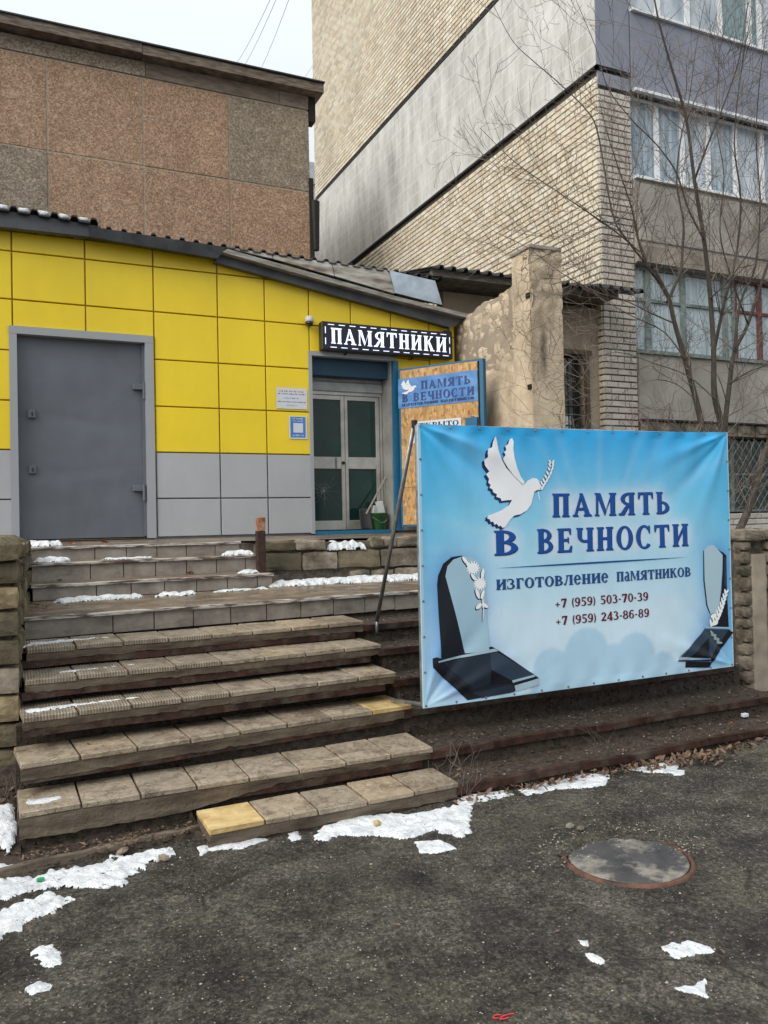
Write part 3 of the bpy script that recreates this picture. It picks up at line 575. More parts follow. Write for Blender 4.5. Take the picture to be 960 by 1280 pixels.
# left side wall
lw = thing('stone_side_wall', (-.4, 6.8, .2), 'mossy sandstone block wall with sloped capstones along the left side of the stairs', 'wall')
mb = MB().hexa([(-2.2, 5.80, -.1), (-.045, 5.80, -.1), (.07, 8.3, -.1), (-2.2, 8.3, -.1), (-2.2, 5.80, 1.66), (-.045, 5.80, 1.66), (.07, 8.3, 1.66), (-2.2, 8.3, 1.66)]); mb.build('wall_core', mt['joint'], lw)
zc = [.12, .30, .46, .62, .80, .98, 1.16, 1.34, 1.50, 1.66]
for i in range(len(zc)-1):
    mats = lambda: random.choice([mt['stone'], mt['stone'], mt['stone_grey'], mt['stone_warm']]) if 3 <= i <= 7 else mt['stone']
    x = 0.0 if i % 2 else -.035
    xr = .012
    while x > -2.1:
        w = random.uniform(.17, .30); stone(lw, (x-w+.006, 5.72, zc[i]+.006), (xr if x > -.05 else x-.004, 5.86, zc[i+1]-.006), mats(), .006); xr = x-w; x -= w
    y = 5.87
    while y < 8.25:
        w = random.uniform(.25, .45); yy = min(y+w, 8.3); xo = .012+.045*(y-5.75)
        stone(lw, (xo-.12, y+.005, zc[i]+.006), (xo+.012, yy-.005, zc[i+1]-.006), mt['stone'], .008, cuts=2); y = yy
y = 5.66
for i in range(7):     # capstones with a pitched top
    y2 = y+.38; xo = .03+.045*(y-5.75)
    for (xa, xb) in ((-.62, -.32), (-.31, xo)):
        s = stone_mesh(xb-xa-.008, y2-y-.01, .16, j=.006, cuts=2)
        s.v = [(a, b, c-(.06 if (c > .03 and a > .25*(xb-xa) and xb > -.1) else 0)) for a, b, c in s.v]
        me, _ = s.mesh('capstone', mt['stone'], (0, 0, 0)); link('capstone', me, ((xa+xb)/2, (y+y2)/2, 1.735), lw)
    y = y2
# retaining wall of the platform
rw = thing('retaining_wall', (4, 8.2, 1.2), 'low rubble stone retaining wall under the shop entrance platform', 'wall')
MB().box((2.32, 8.12, 1.1), (5.6, 8.5, 1.665)).build('wall_core', mt['joint'], rw)
for (za, zb, wa, wb) in ((1.22, 1.36, .2, .34), (1.365, 1.575, .3, .55), (1.58, 1.70, .14, .34)):
    x = 2.32
    while x < 5.55:
        w = random.uniform(wa, wb); x2 = min(x+w, 5.6)
        if za < 1.3 and 2.32 < x < 3.1: x = x2; continue
        if not (za > 1.5 and 3.0 < (x+x2)/2 < 3.45): stone(rw, (x+.004, 8.05+random.uniform(-.01, .02), za+random.uniform(0, .01)), (x2-.004, 8.26, zb-random.uniform(0, .012)), random.choice([mt['stone_grey'], mt['stone'], mt['stone_grey']]), .010, cuts=3)
        x = x2
# right side wall
rr = thing('stone_garden_wall', (7, 5.7, .2), 'crumbling stone and plaster garden wall at the right end of the steps', 'wall')
MB().hexa([(6.33, 5.66, -.1), (9.5, 5.66, -.1), (9.5, 6.1, -.1), (6.33, 8.6, -.1), (6.33, 5.66, 1.66), (9.5, 5.66, 1.66), (9.5, 6.1, 1.66), (6.33, 8.6, 1.66)]).build('wall_core', mt['joint'], rr)
mb = MB(); nxp, nzp = 10, 40
for i in range(nxp+1):
    for k in range(nzp+1):
        z = .15+1.33*k/nzp; e = .03*nz(z, 2, 0, 9)+.02*nz(z, 5, 0, 25); x = 6.40+.24*i/nxp+(e if i in (0, nxp) else 0)
        mb.v.append((x, 5.605+.008*nz(x, z, 0, 9)+(.05 if i in (0, nxp) else 0), z))
mb.f = [(i*(nzp+1)+k, (i+1)*(nzp+1)+k, (i+1)*(nzp+1)+k+1, i*(nzp+1)+k+1) for i in range(nxp) for k in range(nzp)]
mb.build('plaster', mt['render2'], rr, True)
z = .12
while z < 1.6:
    h = random.uniform(.10, .15); stone(rr, (6.32, 5.60, z+.004), (6.43, 5.75, z+h-.004), mt['stone_grey'], .006)
    x = 6.62
    while x < 9.4:
        w = random.uniform(.16, .32); stone(rr, (x+.005, 5.585, z+.005), (x+w-.005, 5.72, z+h-.005), mt['stone_grey'], .008); x += w
    y = 5.77
    while y < 8.5:
        w = random.uniform(.25, .4); stone(rr, (6.28, y+.005, z+.005), (6.345, y+w-.003, z+h-.002), mt['stone_grey'], .004, cuts=1); y += w
    z += h
x = 6.28
while x < 9.4:
    w = random.uniform(.2, .35); stone(rr, (x+.004, 5.56, 1.60), (x+w-.004, 5.85, 1.72), mt['stone_grey'], .018); x += w
# earth terraces beside the stairs
def terrace(xa, xb, ya, yb, zf, nm='soil_bank', n=40):
    mb = MB()
    for j in range(n+1):
        for i in range(n+1):
            x = xa+(xb-xa)*i/n; y = ya+(yb-ya)*j/n; mb.v.append((x, y, zf(x, y)+.02*nz(x, y, 0, 5)+.01*nz(x, y, 3, 16)))
    w = n+1; mb.f = [(j*w+i, j*w+i+1, (j+1)*w+i+1, (j+1)*w+i) for j in range(n) for i in range(n)]
    return mb.build(nm, mt['soil'], None, True, 'structure')
def bankz(x, y): return max(-.03, min(.36, (y-4.86)*.42))
terrace(-1.6, .0, 4.6, 5.85, bankz)
terrace(6.36, 16, 5.9, 10.0, lambda x, y: 1.45, 'garden_soil')
terrace(-14, .1, 5.9, 9.9, lambda x, y: 1.64, 'garden_soil')
terrace(6.2, 12, 5.1, 5.75, lambda x, y: max(-.05, (y-5.2)*.35), 'soil_bank')
# rusty post
rp = thing('rusty_post', (2.25, 7.93, ZL), 'short rusted square steel post at the right end of the upper steps', 'post')
MB().chbox((2.195, 7.89, 1.24), (2.285, 7.97, 1.80), .006, .003).build('post_shaft', mt['rust_post'], rp)
MB().chbox((2.198, 7.892, 1.80), (2.282, 7.968, 1.935), .006, .006).build('bare_top', mt['rust_bare'], rp)
# ------------------------------------------------------------------ shop building
YF = 9.8
shop = thing('shop_building', (2.5, 10, ZP), 'single-storey shop clad in yellow panels over grey ones with a big grey steel door', 'shop')
OPEN = [(.0, 1.475, 4.10), (3.452, 4.66, 4.07)]
def roofline(x): return float(np.interp(x, [PY(268, 320, YF).x, PY(562, 403, YF).x, 9], [PY(268, 320, YF).z, PY(562, 403, YF).z, 4.4]))
def wallseg(x0, x1, z0, z1):
    zm = 2.745
    if z0 < zm: MB().box((x0, YF+.005, z0), (x1, YF+.35, zm)).build('wall', mt['backing_grey'], shop)
    MB().box((x0, YF+.005, max(z0, zm)), (x1, YF+.35, z1)).build('wall', mt['backing'], shop)
wallseg(-3, .0, 1.5, 5.18); wallseg(1.475, 3.44, 1.5, 5.18); wallseg(4.66, 5.6, 1.5, 4.66); wallseg(.0, 1.475, 4.1, 5.18); wallseg(3.44, 4.66, 4.07, 4.85)
cx_ = [-3.0, -2.28, -1.52, -.765, -.005, .757, 1.515, 2.275, 2.868, 3.452, 4.03, 4.61, 5.19, 5.585]; cz_ = [1.74, 2.197, 2.745, 3.29, 3.845, 4.41, 4.945, 5.17]
def panel(x0, x1, z0, z1, mat):
    if x1-x0 < .02 or z1-z0 < .03: return
    g_ = .008; t = .004; b = MB(); c = .004
    y0 = YF-.030+random.uniform(-.0015, .0015)
    b.chbox((x0+g_, y0, z0+g_), (x1-g_, YF+.003, z1-g_), c, 0); b.build('cladding_panel', mat, shop)
for i in range(len(cx_)-1):
    for k in range(len(cz_)-1):
        rects = [(cx_[i], cx_[i+1], cz_[k], cz_[k+1])]
        for (a, b, zt) in OPEN:
            new = []
            for (x0, x1, z0, z1) in rects:
                if x1 <= a or x0 >= b or z0 >= zt: new.append((x0, x1, z0, z1)); continue
                if z1 > zt: new.append((max(x0, x0), x1, zt, z1))
                zt_ = min(z1, zt)
                if x0 < a: new.append((x0, a, z0, zt_))
                if x1 > b: new.append((b, x1, z0, zt_))
            rects = new
        for r_ in [(p0_, p1_, q0_, min(q1_, roofline(p1_)) if p1_ > 2.4 else q1_) for p0_, p1_, q0_, q1_ in rects]: panel(*r_, mt['grey_clad'] if k < 2 else mt['yellow'])
# grey steel door with trim
MB().box((-.045, YF-.05, 1.735), (.035, YF+.1, 4.10)).box((1.405, YF-.05, 1.735), (1.50, YF+.1, 4.10)).box((-.045, YF-.052, 4.03), (1.50, YF+.098, 4.115)).build('door_trim', mt['trim_grey'], shop)
mb = MB(); nxp, nzp = 30, 40
for i in range(nxp+1):
    for k in range(nzp+1):
        x = .035+1.37*i/nxp; z = 1.752+2.275*k/nzp; mb.v.append((x, YF+.055+.010*nz(x, z, 0, 1.8)+.004*nz(x, z, 4, 4)+.006*math.exp(-((z-3.08-.06*math.sin(x*4))/.035)**2)*math.sin(x*2.4)+.005*math.exp(-((z-2.55+.05*math.sin(x*3))/.03)**2), z))
mb.f = [(i*(nzp+1)+k, (i+1)*(nzp+1)+k, (i+1)*(nzp+1)+k+1, i*(nzp+1)+k+1) for i in range(nxp) for k in range(nzp)]
gd = mb.build('door', mt['door_grey'], shop, True, label='wide plain grey steel service door with dented skin')
MB().box((.03, YF+.07, 1.74), (1.41, YF+.1, 4.05)).build('door_core', mt['iron'], gd)
MB().box((1.375, YF+.015, 1.76), (1.405, YF+.05, 4.02)).build('door_edge', mt['door_grey'], gd)
for (px, py) in ((39, 517), (40, 587)):
    p = PY(px, py, YF+.02); mb = MB().chbox((p.x-.035, YF+.02, p.z-.045), (p.x+.045, YF+.06, p.z+.045), .004); mb.build('lock_plate', mt['door_grey'], gd)
    MB().box((p.x+.004, YF+.012, p.z-.026), (p.x+.014, YF+.022, p.z+.02)).build('keyhole', mt['iron'], gd)
for (px, py) in ((174, 488), (174, 615)):
    p = PY(px, py, YF); MB().chbox((p.x-.07, YF-.0, p.z+.01), (p.x+.05, YF+.05, p.z+.075), .005).tube([(p.x+.055, YF-.01, p.z-.10), (p.x+.055, YF-.01, p.z+.09)], .017, 8).build('hinge', mt['door_grey'], gd)
# roof edges
def strip(name, lower, upper, Y, t, mat, parent=shop):    # lower/upper: lists of picture points met with plane Y
    lo = [PY(x, y, Y) for x, y in lower]; up = [PY(x, y, Y) for x, y in upper]; mb = MB()
    n_ = len(lo)
    for a, b in zip(lo, up): mb.v += [tuple(a), (a.x, a.y+t, a.z), (b.x, b.y+t, b.z), tuple(b)]
    for i in range(n_-1):
        for k in range(4): mb.f.append((i*4+k, (i+1)*4+k, (i+1)*4+(k+1) % 4, i*4+(k+1) % 4))
    mb.f += [(0, 1, 2, 3), tuple((n_-1)*4+k for k in (3, 2, 1, 0))]
    return mb.build(name, mat, parent)
strip('fascia', [(-200, 259), (0, 283), (126, 297)], [(-200, 232), (0, 262), (126, 283)], YF-.20, .10, mt['fascia'])
strip('fascia', [(112, 296), (272, 323)], [(112, 283), (283, 309)], YF-.22, .10, mt['black_roof'])
strip('fascia', [(268, 327), (380, 358), (480, 386), (562, 409)], [(280, 313), (380, 341), (494, 372), (590, 397)], YF-.14, .10, mt['fascia'])
strip('gutter', [(278, 315), (380, 344), (494, 375), (592, 399)], [(284, 311), (380, 338), (494, 370), (592, 394)], YF-.24, .10, mt['dirty_lip'])
for a, b, c_, d_ in (((285, 310), (340, 323), (283, 308), (340, 318)), ((341, 323), (418, 345), (341, 318), (414, 328)), ((419, 345), (494, 367), (415, 328), (487, 338))):
    strip('roof_board', [a, b], [c_, d_], YF-.19, .03, mt['flash'])
strip('roof_board', [(494, 366), (553, 381)], [(487, 338), (544, 351)], YF-.215, .02, mt['galv'])
def corrugated(name, x0, x1, y0, y1, zf, zb, mat, parent, pitch=.2, h=.045, t=.004):
    prof = []; x = x0
    while x < x1:
        prof += [(x, 0), (x+pitch*.52, 0), (x+pitch*.62, h), (x+pitch*.86, h), (x+pitch*.97, 0)]; x += pitch
    mb = MB(); n_ = len(prof)
    for (y, zz) in ((y0, zf), (y1, zb)):
        for x, h_ in prof: mb.v.append((x, y, zz(x)+h_))
    for (y, zz) in ((y0, zf), (y1, zb)):
        for x, h_ in prof: mb.v.append((x, y, zz(x)+h_-t-.012))
    mb.f = [(i, i+1, n_+i+1, n_+i) for i in range(n_-1)]+[(2*n_+i, 3*n_+i, 3*n_+i+1, 2*n_+i+1) for i in range(n_-1)]+[(i, 2*n_+i, 2*n_+i+1, i+1) for i in range(n_-1)]+[(n_+i, n_+i+1, 3*n_+i+1, 3*n_+i) for i in range(n_-1)]
    return mb.build(name, mat, parent)
zA = lambda x: PY(0, 262, YF-.22).z+(PY(126, 281, YF-.22).z-PY(0, 262, YF-.22).z)*(x-PY(0, 262, YF-.22).x)/(PY(126, 281, YF-.22).x-PY(0, 262, YF-.22).x)
xA = PY(122, 281, YF-.24).x
corrugated('roof_sheet', -3, xA, YF-.26, 17, zA, lambda x: zA(x)+.5, mt['black_roof'], shop, .205, .05)
p0, p1 = PY(122, 285, YF-.2), PY(530, 345, YF-.2); zB = lambda x: p0.z+(p1.z-p0.z)*(x-p0.x)/(p1.x-p0.x)
corrugated('roof_sheet', xA+.002, 5.2, YF-.20, 17, zB, lambda x: zB(x)+.45, mt['black_roof'], shop, .165, .036)
for i in range(9):   # snow lying in the troughs of the roof sheet
    x = xA-.205*(i+1)+.004; z = zA(x+.05)
    s = MB().chbox((x-.005, YF-.25, z+.002), (x+.105, YF+.5, z+.052), .012, .006); s.build('snow', mt['snow'], shop, True)
# entrance
MB().box((3.43, YF-.05, 1.735), (3.475, YF+.30, 4.02)).box((3.43, YF-.052, 4.02), (4.66, YF+.05, 4.075)).build('door_trim', mt['trim_grey'], shop)
MB().box((3.475, YF+.08, 3.80), (4.63, YF+.32, 4.06)).build('lintel', mt['teal'], shop)
MB().box((4.615, YF-.07, 1.75), (4.69, YF-.005, 4.02)).build('door_jamb', mt['blue'], shop)
MB().box((4.60, YF, 1.757), (4.68, YF+.30, 4.02)).build('door_reveal', mt['alu'], shop)
MB().box((3.475, YF-.04, 1.72), (4.60, YF+.02, 1.768)).build('threshold', mt['blue'], shop)
MB().box((3.476, YF+.02, 1.70), (4.60, YF+.5, 1.757)).build('doorstep', mt['concrete_wet'], shop)
YD = 10.12
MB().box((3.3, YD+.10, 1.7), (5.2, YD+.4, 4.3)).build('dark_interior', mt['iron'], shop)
MB().box((4.60, YD-.04, 1.76), (4.66, YD+.1, 4.0)).build('door_jamb', mt['alu'], shop)
a = PY(388, 487, YD-.05); b = PY(487, 470, YD-.05)
MB().chbox((3.48, YD-.06, a.z-.005), (4.60, YD+.08, a.z+.12), .008).chbox((3.48, YD-.04, a.z+.12), (4.60, YD+.08, 3.96), .008).build('shutter_box', mt['white_roller'], shop)
MB().box((3.48, YD-.03, 1.757), (3.50, YD+.05, a.z)).box((4.565, YD-.03, 1.757), (4.60, YD+.05, a.z)).box((3.535, YD-.03, a.z-.05), (4.565, YD+.05, a.z-.004)).build('door_frame', mt['alu'], shop)
zt = a.z-.055; zm1, zm0 = PY(405, 571, YD).z, PY(405, 586, YD).z
for (x0, x1, lbl) in ((3.503, 4.045, 'left aluminium door leaf with a cracked lower pane'), (4.05, 4.56, 'right aluminium door leaf with whole panes')):
    w_ = .043
    lf = MB().chbox((x0, YD-.02, 1.775), (x0+w_, YD+.03, zt), .004).chbox((x1-w_-.01, YD-.02, 1.775), (x1, YD+.03, zt), .004).chbox((x0+w_, YD-.018, 1.775), (x1-w_-.01, YD+.028, 1.90), .004).chbox((x0+w_, YD-.018, zm0), (x1-w_-.01, YD+.028, zm1), .004).chbox((x0+w_, YD-.018, zt-.06), (x1-w_-.01, YD+.028, zt), .004).build('door_leaf', mt['alu'], shop, label=lbl)
    for z0, z1 in ((1.90, zm0), (zm1, zt-.06)):
        MB().box((x0+w_-.005, YD+.006, z0-.005), (x1-w_-.005, YD+.012, z1+.005)).build('pane', mt['glass'], lf)
    if x0 < 4:
        c = Vector((x0+.24, YD+.003, (1.9+zm0)/2+.05)); cr = MB()
        for k in range(15):
            an = k*2*math.pi/15+random.uniform(-.12, .12); r = random.uniform(.14, .34); pts = [c]
            for q in range(1, 5):
                p = c+Vector((math.cos(an), 0, math.sin(an)))*r*q/4+Vector((random.uniform(-.008, .008), 0, random.uniform(-.008, .008)))
                p.x = min(max(p.x, x0+w_), x1-w_-.012); p.z = min(max(p.z, 1.905), zm0-.005); pts.append(p)
            cr.tube(pts, [.0016, .0015, .0012, .001, .0006], 3)
        for rr_ in (.05, .10): cr.tube([c+Vector((math.cos(t)*rr_*random.uniform(.8, 1.2), 0, math.sin(t)*rr_*random.uniform(.8, 1.2))) for t in [i*math.pi/6 for i in range(11)]], .0009, 3)
        cr.build('crack', mt['crack'], lf)
        MB().lathe((0, 0, 0), [(.022, 0), (.022, .02)], 12).build('lock', mt['iron'], lf); o = [q for q in bpy.data.objects if q.name.startswith('lock') and q.parent == lf][-1]; o.rotation_euler = (R(90), 0, 0); o.location = Vector((x1-.03, YD-.03, (zm0+zm1)/2))-wloc(lf)
        MB().chbox((x1-.14, YD-.045, zm0+.01), (x1-.125, YD-.018, zm1-.01), .003).build('handle', mt['steel_tube'], lf)
# ------------------------------------------------------------------ open plywood door
H0 = Vector((4.69, 9.70, 0)); ang = math.atan2(8.70-9.70, 5.39-4.69); dr = Vector((math.cos(ang), math.sin(ang), 0)); nr = Vector((math.sin(ang), -math.cos(ang), 0))   # nr faces the stairs
WD = 1.22; ZD0, ZD1 = 1.80, 3.90
def DL(a, b, c): return H0+dr*a+nr*c+Vector((0, 0, b))
def dbox(mb, a0, a1, b0, b1, c0, c1):
    return mb.add([DL(a0,b0,c1),DL(a1,b0,c1),DL(a1,b0,c0),DL(a0,b0,c0),DL(a0,b1,c1),DL(a1,b1,c1),DL(a1,b1,c0),DL(a0,b1,c0)], [(0,3,2,1),(4,5,6,7),(0,1,5,4),(1,2,6,5),(2,3,7,6),(3,0,4,7)])
def dpx(x, y, c=0.0):
    d = CF+CR*((x-480)/FPX)+CU*((640-y)/FPX); o = H0+nr*c; t = (o-CAM).dot(nr)/d.dot(nr); p = CAM+d*t; return (p-H0).dot(dr), p.z
od = thing('open_plywood_door', tuple(DL(0, ZD0, 0)), 'outer shop door standing open, chipboard sheet in a bright blue steel frame', 'door')
mb = MB(); dbox(mb, 0, .035, ZD0, ZD1, -.03, .03); dbox(mb, WD-.05, WD, ZD0, ZD1, -.03, .03); dbox(mb, .035, WD-.05, ZD1-.03, ZD1, -.03, .028); dbox(mb, .035, WD-.05, ZD0, ZD0+.03, -.03, .028); dbox(mb, .03, WD-.04, ZD0+.02, ZD1-.02, -.03, -.02); dbox(mb, WD-.01, WD+.005, ZD0, ZD1, -.05, -.03)
mb.build('door_frame', mt['blue'], od)
zs = dpx(540, 608)[1]
for z0, z1 in ((ZD0+.025, zs-.002), (zs+.002, ZD1-.028)):
    mb = MB(); dbox(mb, .03, WD-.075, z0, z1, .0, .036); mb.build('chipboard', mt['osb'], od)
u_, v_ = dpx(597, 535); mb = MB(); dbox(mb, u_-.13, u_+.03, v_-.1, v_+.13, .036, .085); dbox(mb, u_-.06, u_-.02, v_+.13, v_+.145, .045, .075); mb.build('latch_box', mt['blue'], od)
def DM(c0): return lambda u, v, l: DL(u, v, c0+l)
ink_navy = flat('faded_navy_ink', (.035, .06, .20), .6, var=.05); ink_dark = flat('dark_ink', (.012, .02, .05), .6, var=.02); paper = flat('white_paper', (.62, .65, .70), .6, var=.03)
n = NM('blue_vinyl_sheet', .4); n.col(n.ramp(n.noise(3, 4), [(.3, (.05, .17, .47)), (.7, (.11, .30, .60))])); n.bump(n.noise(5, 3), .4, .02); vinyl = n.m
q = [dpx(*p, .045) for p in ((498, 512), (597, 500), (596, 462), (498, 474))]
a0, b0 = q[0]; a1 = q[1][0]; zlo = (q[0][1]+q[1][1])/2; zhi = (q[2][1]+q[3][1])/2
ds = thing('small_door_banner', tuple(DL(a0, zlo, .04)), 'small faded blue memorial banner with white dove pinned on the chipboard door', 'banner')
mb = MB(); nu, nv = 24, 12
for i in range(nu+1):
    for k in range(nv+1):
        u = a0+(a1-a0)*i/nu; v = zlo+(zhi-zlo)*k/nv; mb.v.append(tuple(DL(u, v, .041+.004*math.sin(i*.9+k*.7)*math.sin(k*.5))))
mb.f = [(i*(nv+1)+k, (i+1)*(nv+1)+k, (i+1)*(nv+1)+k+1, i*(nv+1)+k+1) for i in range(nu) for k in range(nv)]
mb.build('vinyl_sheet', vinyl, ds, True)
ww, hh_ = a1-a0, zhi-zlo; dm = DM(.0465)
text_sheets(ds, ink_navy, dm, 'ПАМЯТЬ', a0+.30*ww, zlo+.58*hh_, .62*ww, .27*hh_)
text_sheets(ds, ink_navy, dm, 'В ВЕЧНОСТИ', a0+.05*ww, zlo+.21*hh_, .91*ww, .27*hh_)
sheet_mesh('lettering', text_polys('изготовление памятников', a0+.05*ww, zlo+.07*hh_, .91*ww, .085*hh_), dm, ink_dark, 0, ds)
DOVE = [[(155,75),(165,110),(175,170),(195,225),(230,285),(290,350),(345,403),(375,370),(410,352),(435,355),(452,375),(458,400),(461,430),(440,432),(420,445),(412,480),(400,530),(370,570),(330,595),(285,605),(255,635),(225,680),(205,688),(190,672),(180,680),(165,660),(150,668),(140,645),(125,650),(115,630),(100,628),(105,605),(140,595),(200,570),(250,535),(272,500),(240,502),(200,508),(195,490),(165,480),(170,462),(145,450),(140,430),(120,420),(128,400),(112,385),(118,360),(98,330),(118,310),(88,270),(82,235),(105,215),(100,190),(105,160),(130,150),(138,110)],
        [(270,85),(280,110),(278,160),(285,220),(305,290),(330,345),(355,380),(348,400),(320,375),(280,335),(245,290),(215,245),(205,225),(225,200),(215,180),(232,165),(225,140),(245,125),(255,95)]]
white_ink = flat('white_ink', (.72, .74, .75), .5, var=.03)
sheet_mesh('dove', [[(a0+ww*(.04+(x-80)/390*.21), zlo+hh_*(.95-(y-75)/620*.50)) for x, y in p] for p in DOVE], dm, white_ink, .0004, ds)
c0 = dpx(503, 527, .037); c1 = dpx(576, 522, .037); zt_ = c1[1]
pn = thing('paper_notice', tuple(DL(c0[0], zt_-.25, .037)), 'white paper notice with large printed letters, half hidden behind the big banner', 'notice')
mb = MB(); dbox(mb, dpx(514, 527, .037)[0], c1[0], zt_-.28, zt_, .037, .039); mb.build('paper', paper, pn)
sheet_mesh('lettering', text_polys('ОТКРЫТО', dpx(516, 527, .04)[0], zt_-.095, c1[0]-.03-dpx(516, 527, .04)[0], .07), DM(.0395), ink_dark, 0, pn)
# ------------------------------------------------------------------ papers, camera, LED sign on the facade
def fmapY(Y): return lambda u, v, l: (u, Y-l, v)
cols_ink = {'r': flat('red_ink', (.4, .04, .05), .6), 'k': flat('black_ink', (.02, .02, .03), .6), 'b': flat('blue_ink', (.03, .14, .42), .6)}
YN = YF-.036
a = PY(345, 484, YN); b = PY(384, 512, YN)
pw = thing('opening_hours_notice', (a.x, YN, b.z), 'white printed notice on the yellow wall left of the entrance, above the blue one', 'notice')
MB().box((a.x, YN-.004, b.z), (b.x, YN-.001, a.z)).build('paper', paper, pw)
h_ = a.z-b.z; w_ = b.x-a.x
def marks(x0, y0, w, h):      # rows of print too small to read in the photograph
    out = []; x = x0; rs = random.Random(int(y0*1e4))
    while x < x0+w-h*.4:
        n_ = rs.randint(3, 9)
        for _ in range(n_):
            if x > x0+w-h*.4: break
            k = rs.uniform(.75, 1.0); out += [bx(x, y0, x+h*.14, y0+h*k), bx(x+h*.14, y0+h*rs.choice((0, .4, .8)), x+h*.5, y0+h*rs.choice((0, .4, .8))+h*.18)]; x += h*.68
        x += h*.7
    return out
for yy, x0, ww_, hh2, ck in ((.80, .1, .8, .07, 'r'), (.68, .05, .9, .06, 'k'), (.48, .25, .5, .05, 'b'), (.31, .03, .94, .05, 'k'), (.14, .33, .33, .05, 'b')):
    sheet_mesh('lettering', marks(a.x+x0*w_, b.z+yy*h_, ww_*w_, hh2*h_), fmapY(YN-.0050), cols_ink[ck], 0, pw)
a = PA = PY(361, 520, YN); b = PB = PY(384, 549, YN)
pb = thing('blue_poster', (a.x, YN, b.z), 'small blue and white information sheet on the yellow wall beside the entrance', 'notice')
MB().box((a.x, YN-.004, b.z), (b.x, YN-.001, a.z)).build('paper', paper, pb)
MB().box((a.x+.018, YN-.0065, b.z+.02), (b.x-.022, YN-.0045, a.z-.008)).build('blue_field', flat('blue_print', (.06, .22, .55), .5), pb)
MB().box((a.x+.055, YN-.0085, b.z+.08), (b.x-.055, YN-.007, b.z+.20)).build('white_square', paper, pb)
p = PY(387, 402, YF-.1)
cm = thing('dome_camera', (p.x, YF-.03, p.z), 'small white dome security camera with dark lens above the entrance', 'camera')
MB().lathe((p.x, YF-.085, p.z+.0), [(.03, .075), (.052, .06), (.056, .02), (.056, -.005)][::-1], 20).tube([(p.x, YF-.085, p.z+.05), (p.x, YF-.02, p.z+.05)], .022, 10).build('housing', flat('white_plastic', (.6, .61, .62), .35), cm, True)
n = NM('camera_dome_glass', .08, spec=.8); n.col((.008, .008, .01))
MB().lathe((p.x, YF-.085, p.z-.006), [(.02, -.052), (.038, -.04), (.048, -.02), (.05, 0)], 20).build('lens_dome', n.m, cm, True)
sheet_mesh('lettering', marks(PA.x+.04, PA.z-.04, PB.x-PA.x-.085, .022)+marks(PA.x+.05, PA.z-.07, PB.x-PA.x-.105, .018)+marks(PA.x+.045, PB.z+.035, PB.x-PA.x-.09, .022), fmapY(YN-.0067), paper, 0, pb)
YS = YF-.17
TL, BL, TR, BR = (PY(*q, YS) for q in ((402, 400.5), (402, 436), (565.5, 416), (565.5, 449.5)))
sx0, sx1 = TL.x, TR.x; sz0, sz1 = (BL.z+BR.z)/2, (TL.z+TR.z)/2
led = thing('led_sign', (sx0, YS, sz0), 'black scrolling light sign with glowing white Cyrillic letters above the entrance', 'sign')
MB().chbox((sx0, YS, sz0), (sx1, YS+.12, sz1), .01).build('case', flat('black_sign_case', (.02, .02, .024), .4), led)
n = NM('led_matrix_face', .5); n.col(n.ramp(n.voro(110), [(.1, (.03, .03, .06)), (.4, (.010, .010, .022))])); MB().box((sx0+.03, YS-.003, sz0+.02), (sx1-.03, YS+.005, sz1-.02)).build('led_face', n.m, led)
n = NM('lit_led'); n.col((.8, .85, 1)); n.b.inputs['Emission Color'].default_value = (.58, .68, 1, 1)
e_ = n.ramp(n.voro(110), [(.25, 1.05), (.6, .55)]); n.l(e_, n.b.inputs['Emission Strength']); ledm = n.m
H_ = sz1-sz0; W_ = sx1-sx0
text_sheets(led, ledm, fmapY(YS-.006), 'ПАМЯТНИКИ', sx0+.12, sz0+.085, W_-.22, H_-.165)
nd = 12
def dash(x0, z0, x1, z1): MB().box((x0, YS-.006, z0), (x1, YS-.0035, z1)).build('light_dash', ledm, led)
for i in range(nd):
    x = sx0+.06+(W_-.12)*(i+.15)/nd; dash(x, sz1-.043, x+.085, sz1-.034); dash(x+.03, sz0+.034, min(x+.115, sx1-.05), sz0+.043)
for x in (sx0+.042, sx1-.055):
    for z in (sz0+.07, sz0+.21): dash(x, z, x+.010, z+.085)
MB().tube([(sx1-.03, YS+.06, sz1), (sx1-.03, YS+.06, sz1+.25)], .018, 8).box((sx1-.1, YS+.05, sz1-.02), (sx1+.02, YS+.12, sz1+.03)).tube([(sx0+.35, YS+.02, sz0-.02), (sx0+.35, YF, sz0-.02)], .01, 6).tube([(sx1-.6, YS+.02, sz0-.02), (sx1-.6, YF, sz0-.02)], .01, 6).build('bracket', mt['iron'], led)
# ------------------------------------------------------------------ bucket, shovel
p = PY(474, 658, 9.93); bz = 1.757
bk = thing('green_bucket', (p.x, 9.95, bz), 'dark green metal bucket full of white scraps beside the entrance door', 'bucket')
n = NM('green_enamel', .35); n.col(n.ramp(n.noise(8), [(.3, (.01, .05, .008)), (.7, (.03, .12, .02))])); grn = n.m
MB().lathe((p.x, 9.95, bz), [(.09, 0), (.10, .02), (.118, .22), (.125, .225), (.125, .235), (.112, .235), (.10, .20)], 24).build('bucket_body', grn, bk, True)
MB().tube([(p.x-.12, 9.93, bz+.19)]+[(p.x-.12+.24*t, 9.83, bz+.19-.09*math.sin(math.pi*t)) for t in (.2, .4, .6, .8)]+[(p.x+.12, 9.93, bz+.19)], .004, 6).build('handle', mt['steel_tube'], bk)
sc_ = thing('white_scrap_pile', (p.x, 9.95, bz+.2), 'white paper and plastic offcuts sticking out of the green bucket', 'scraps')
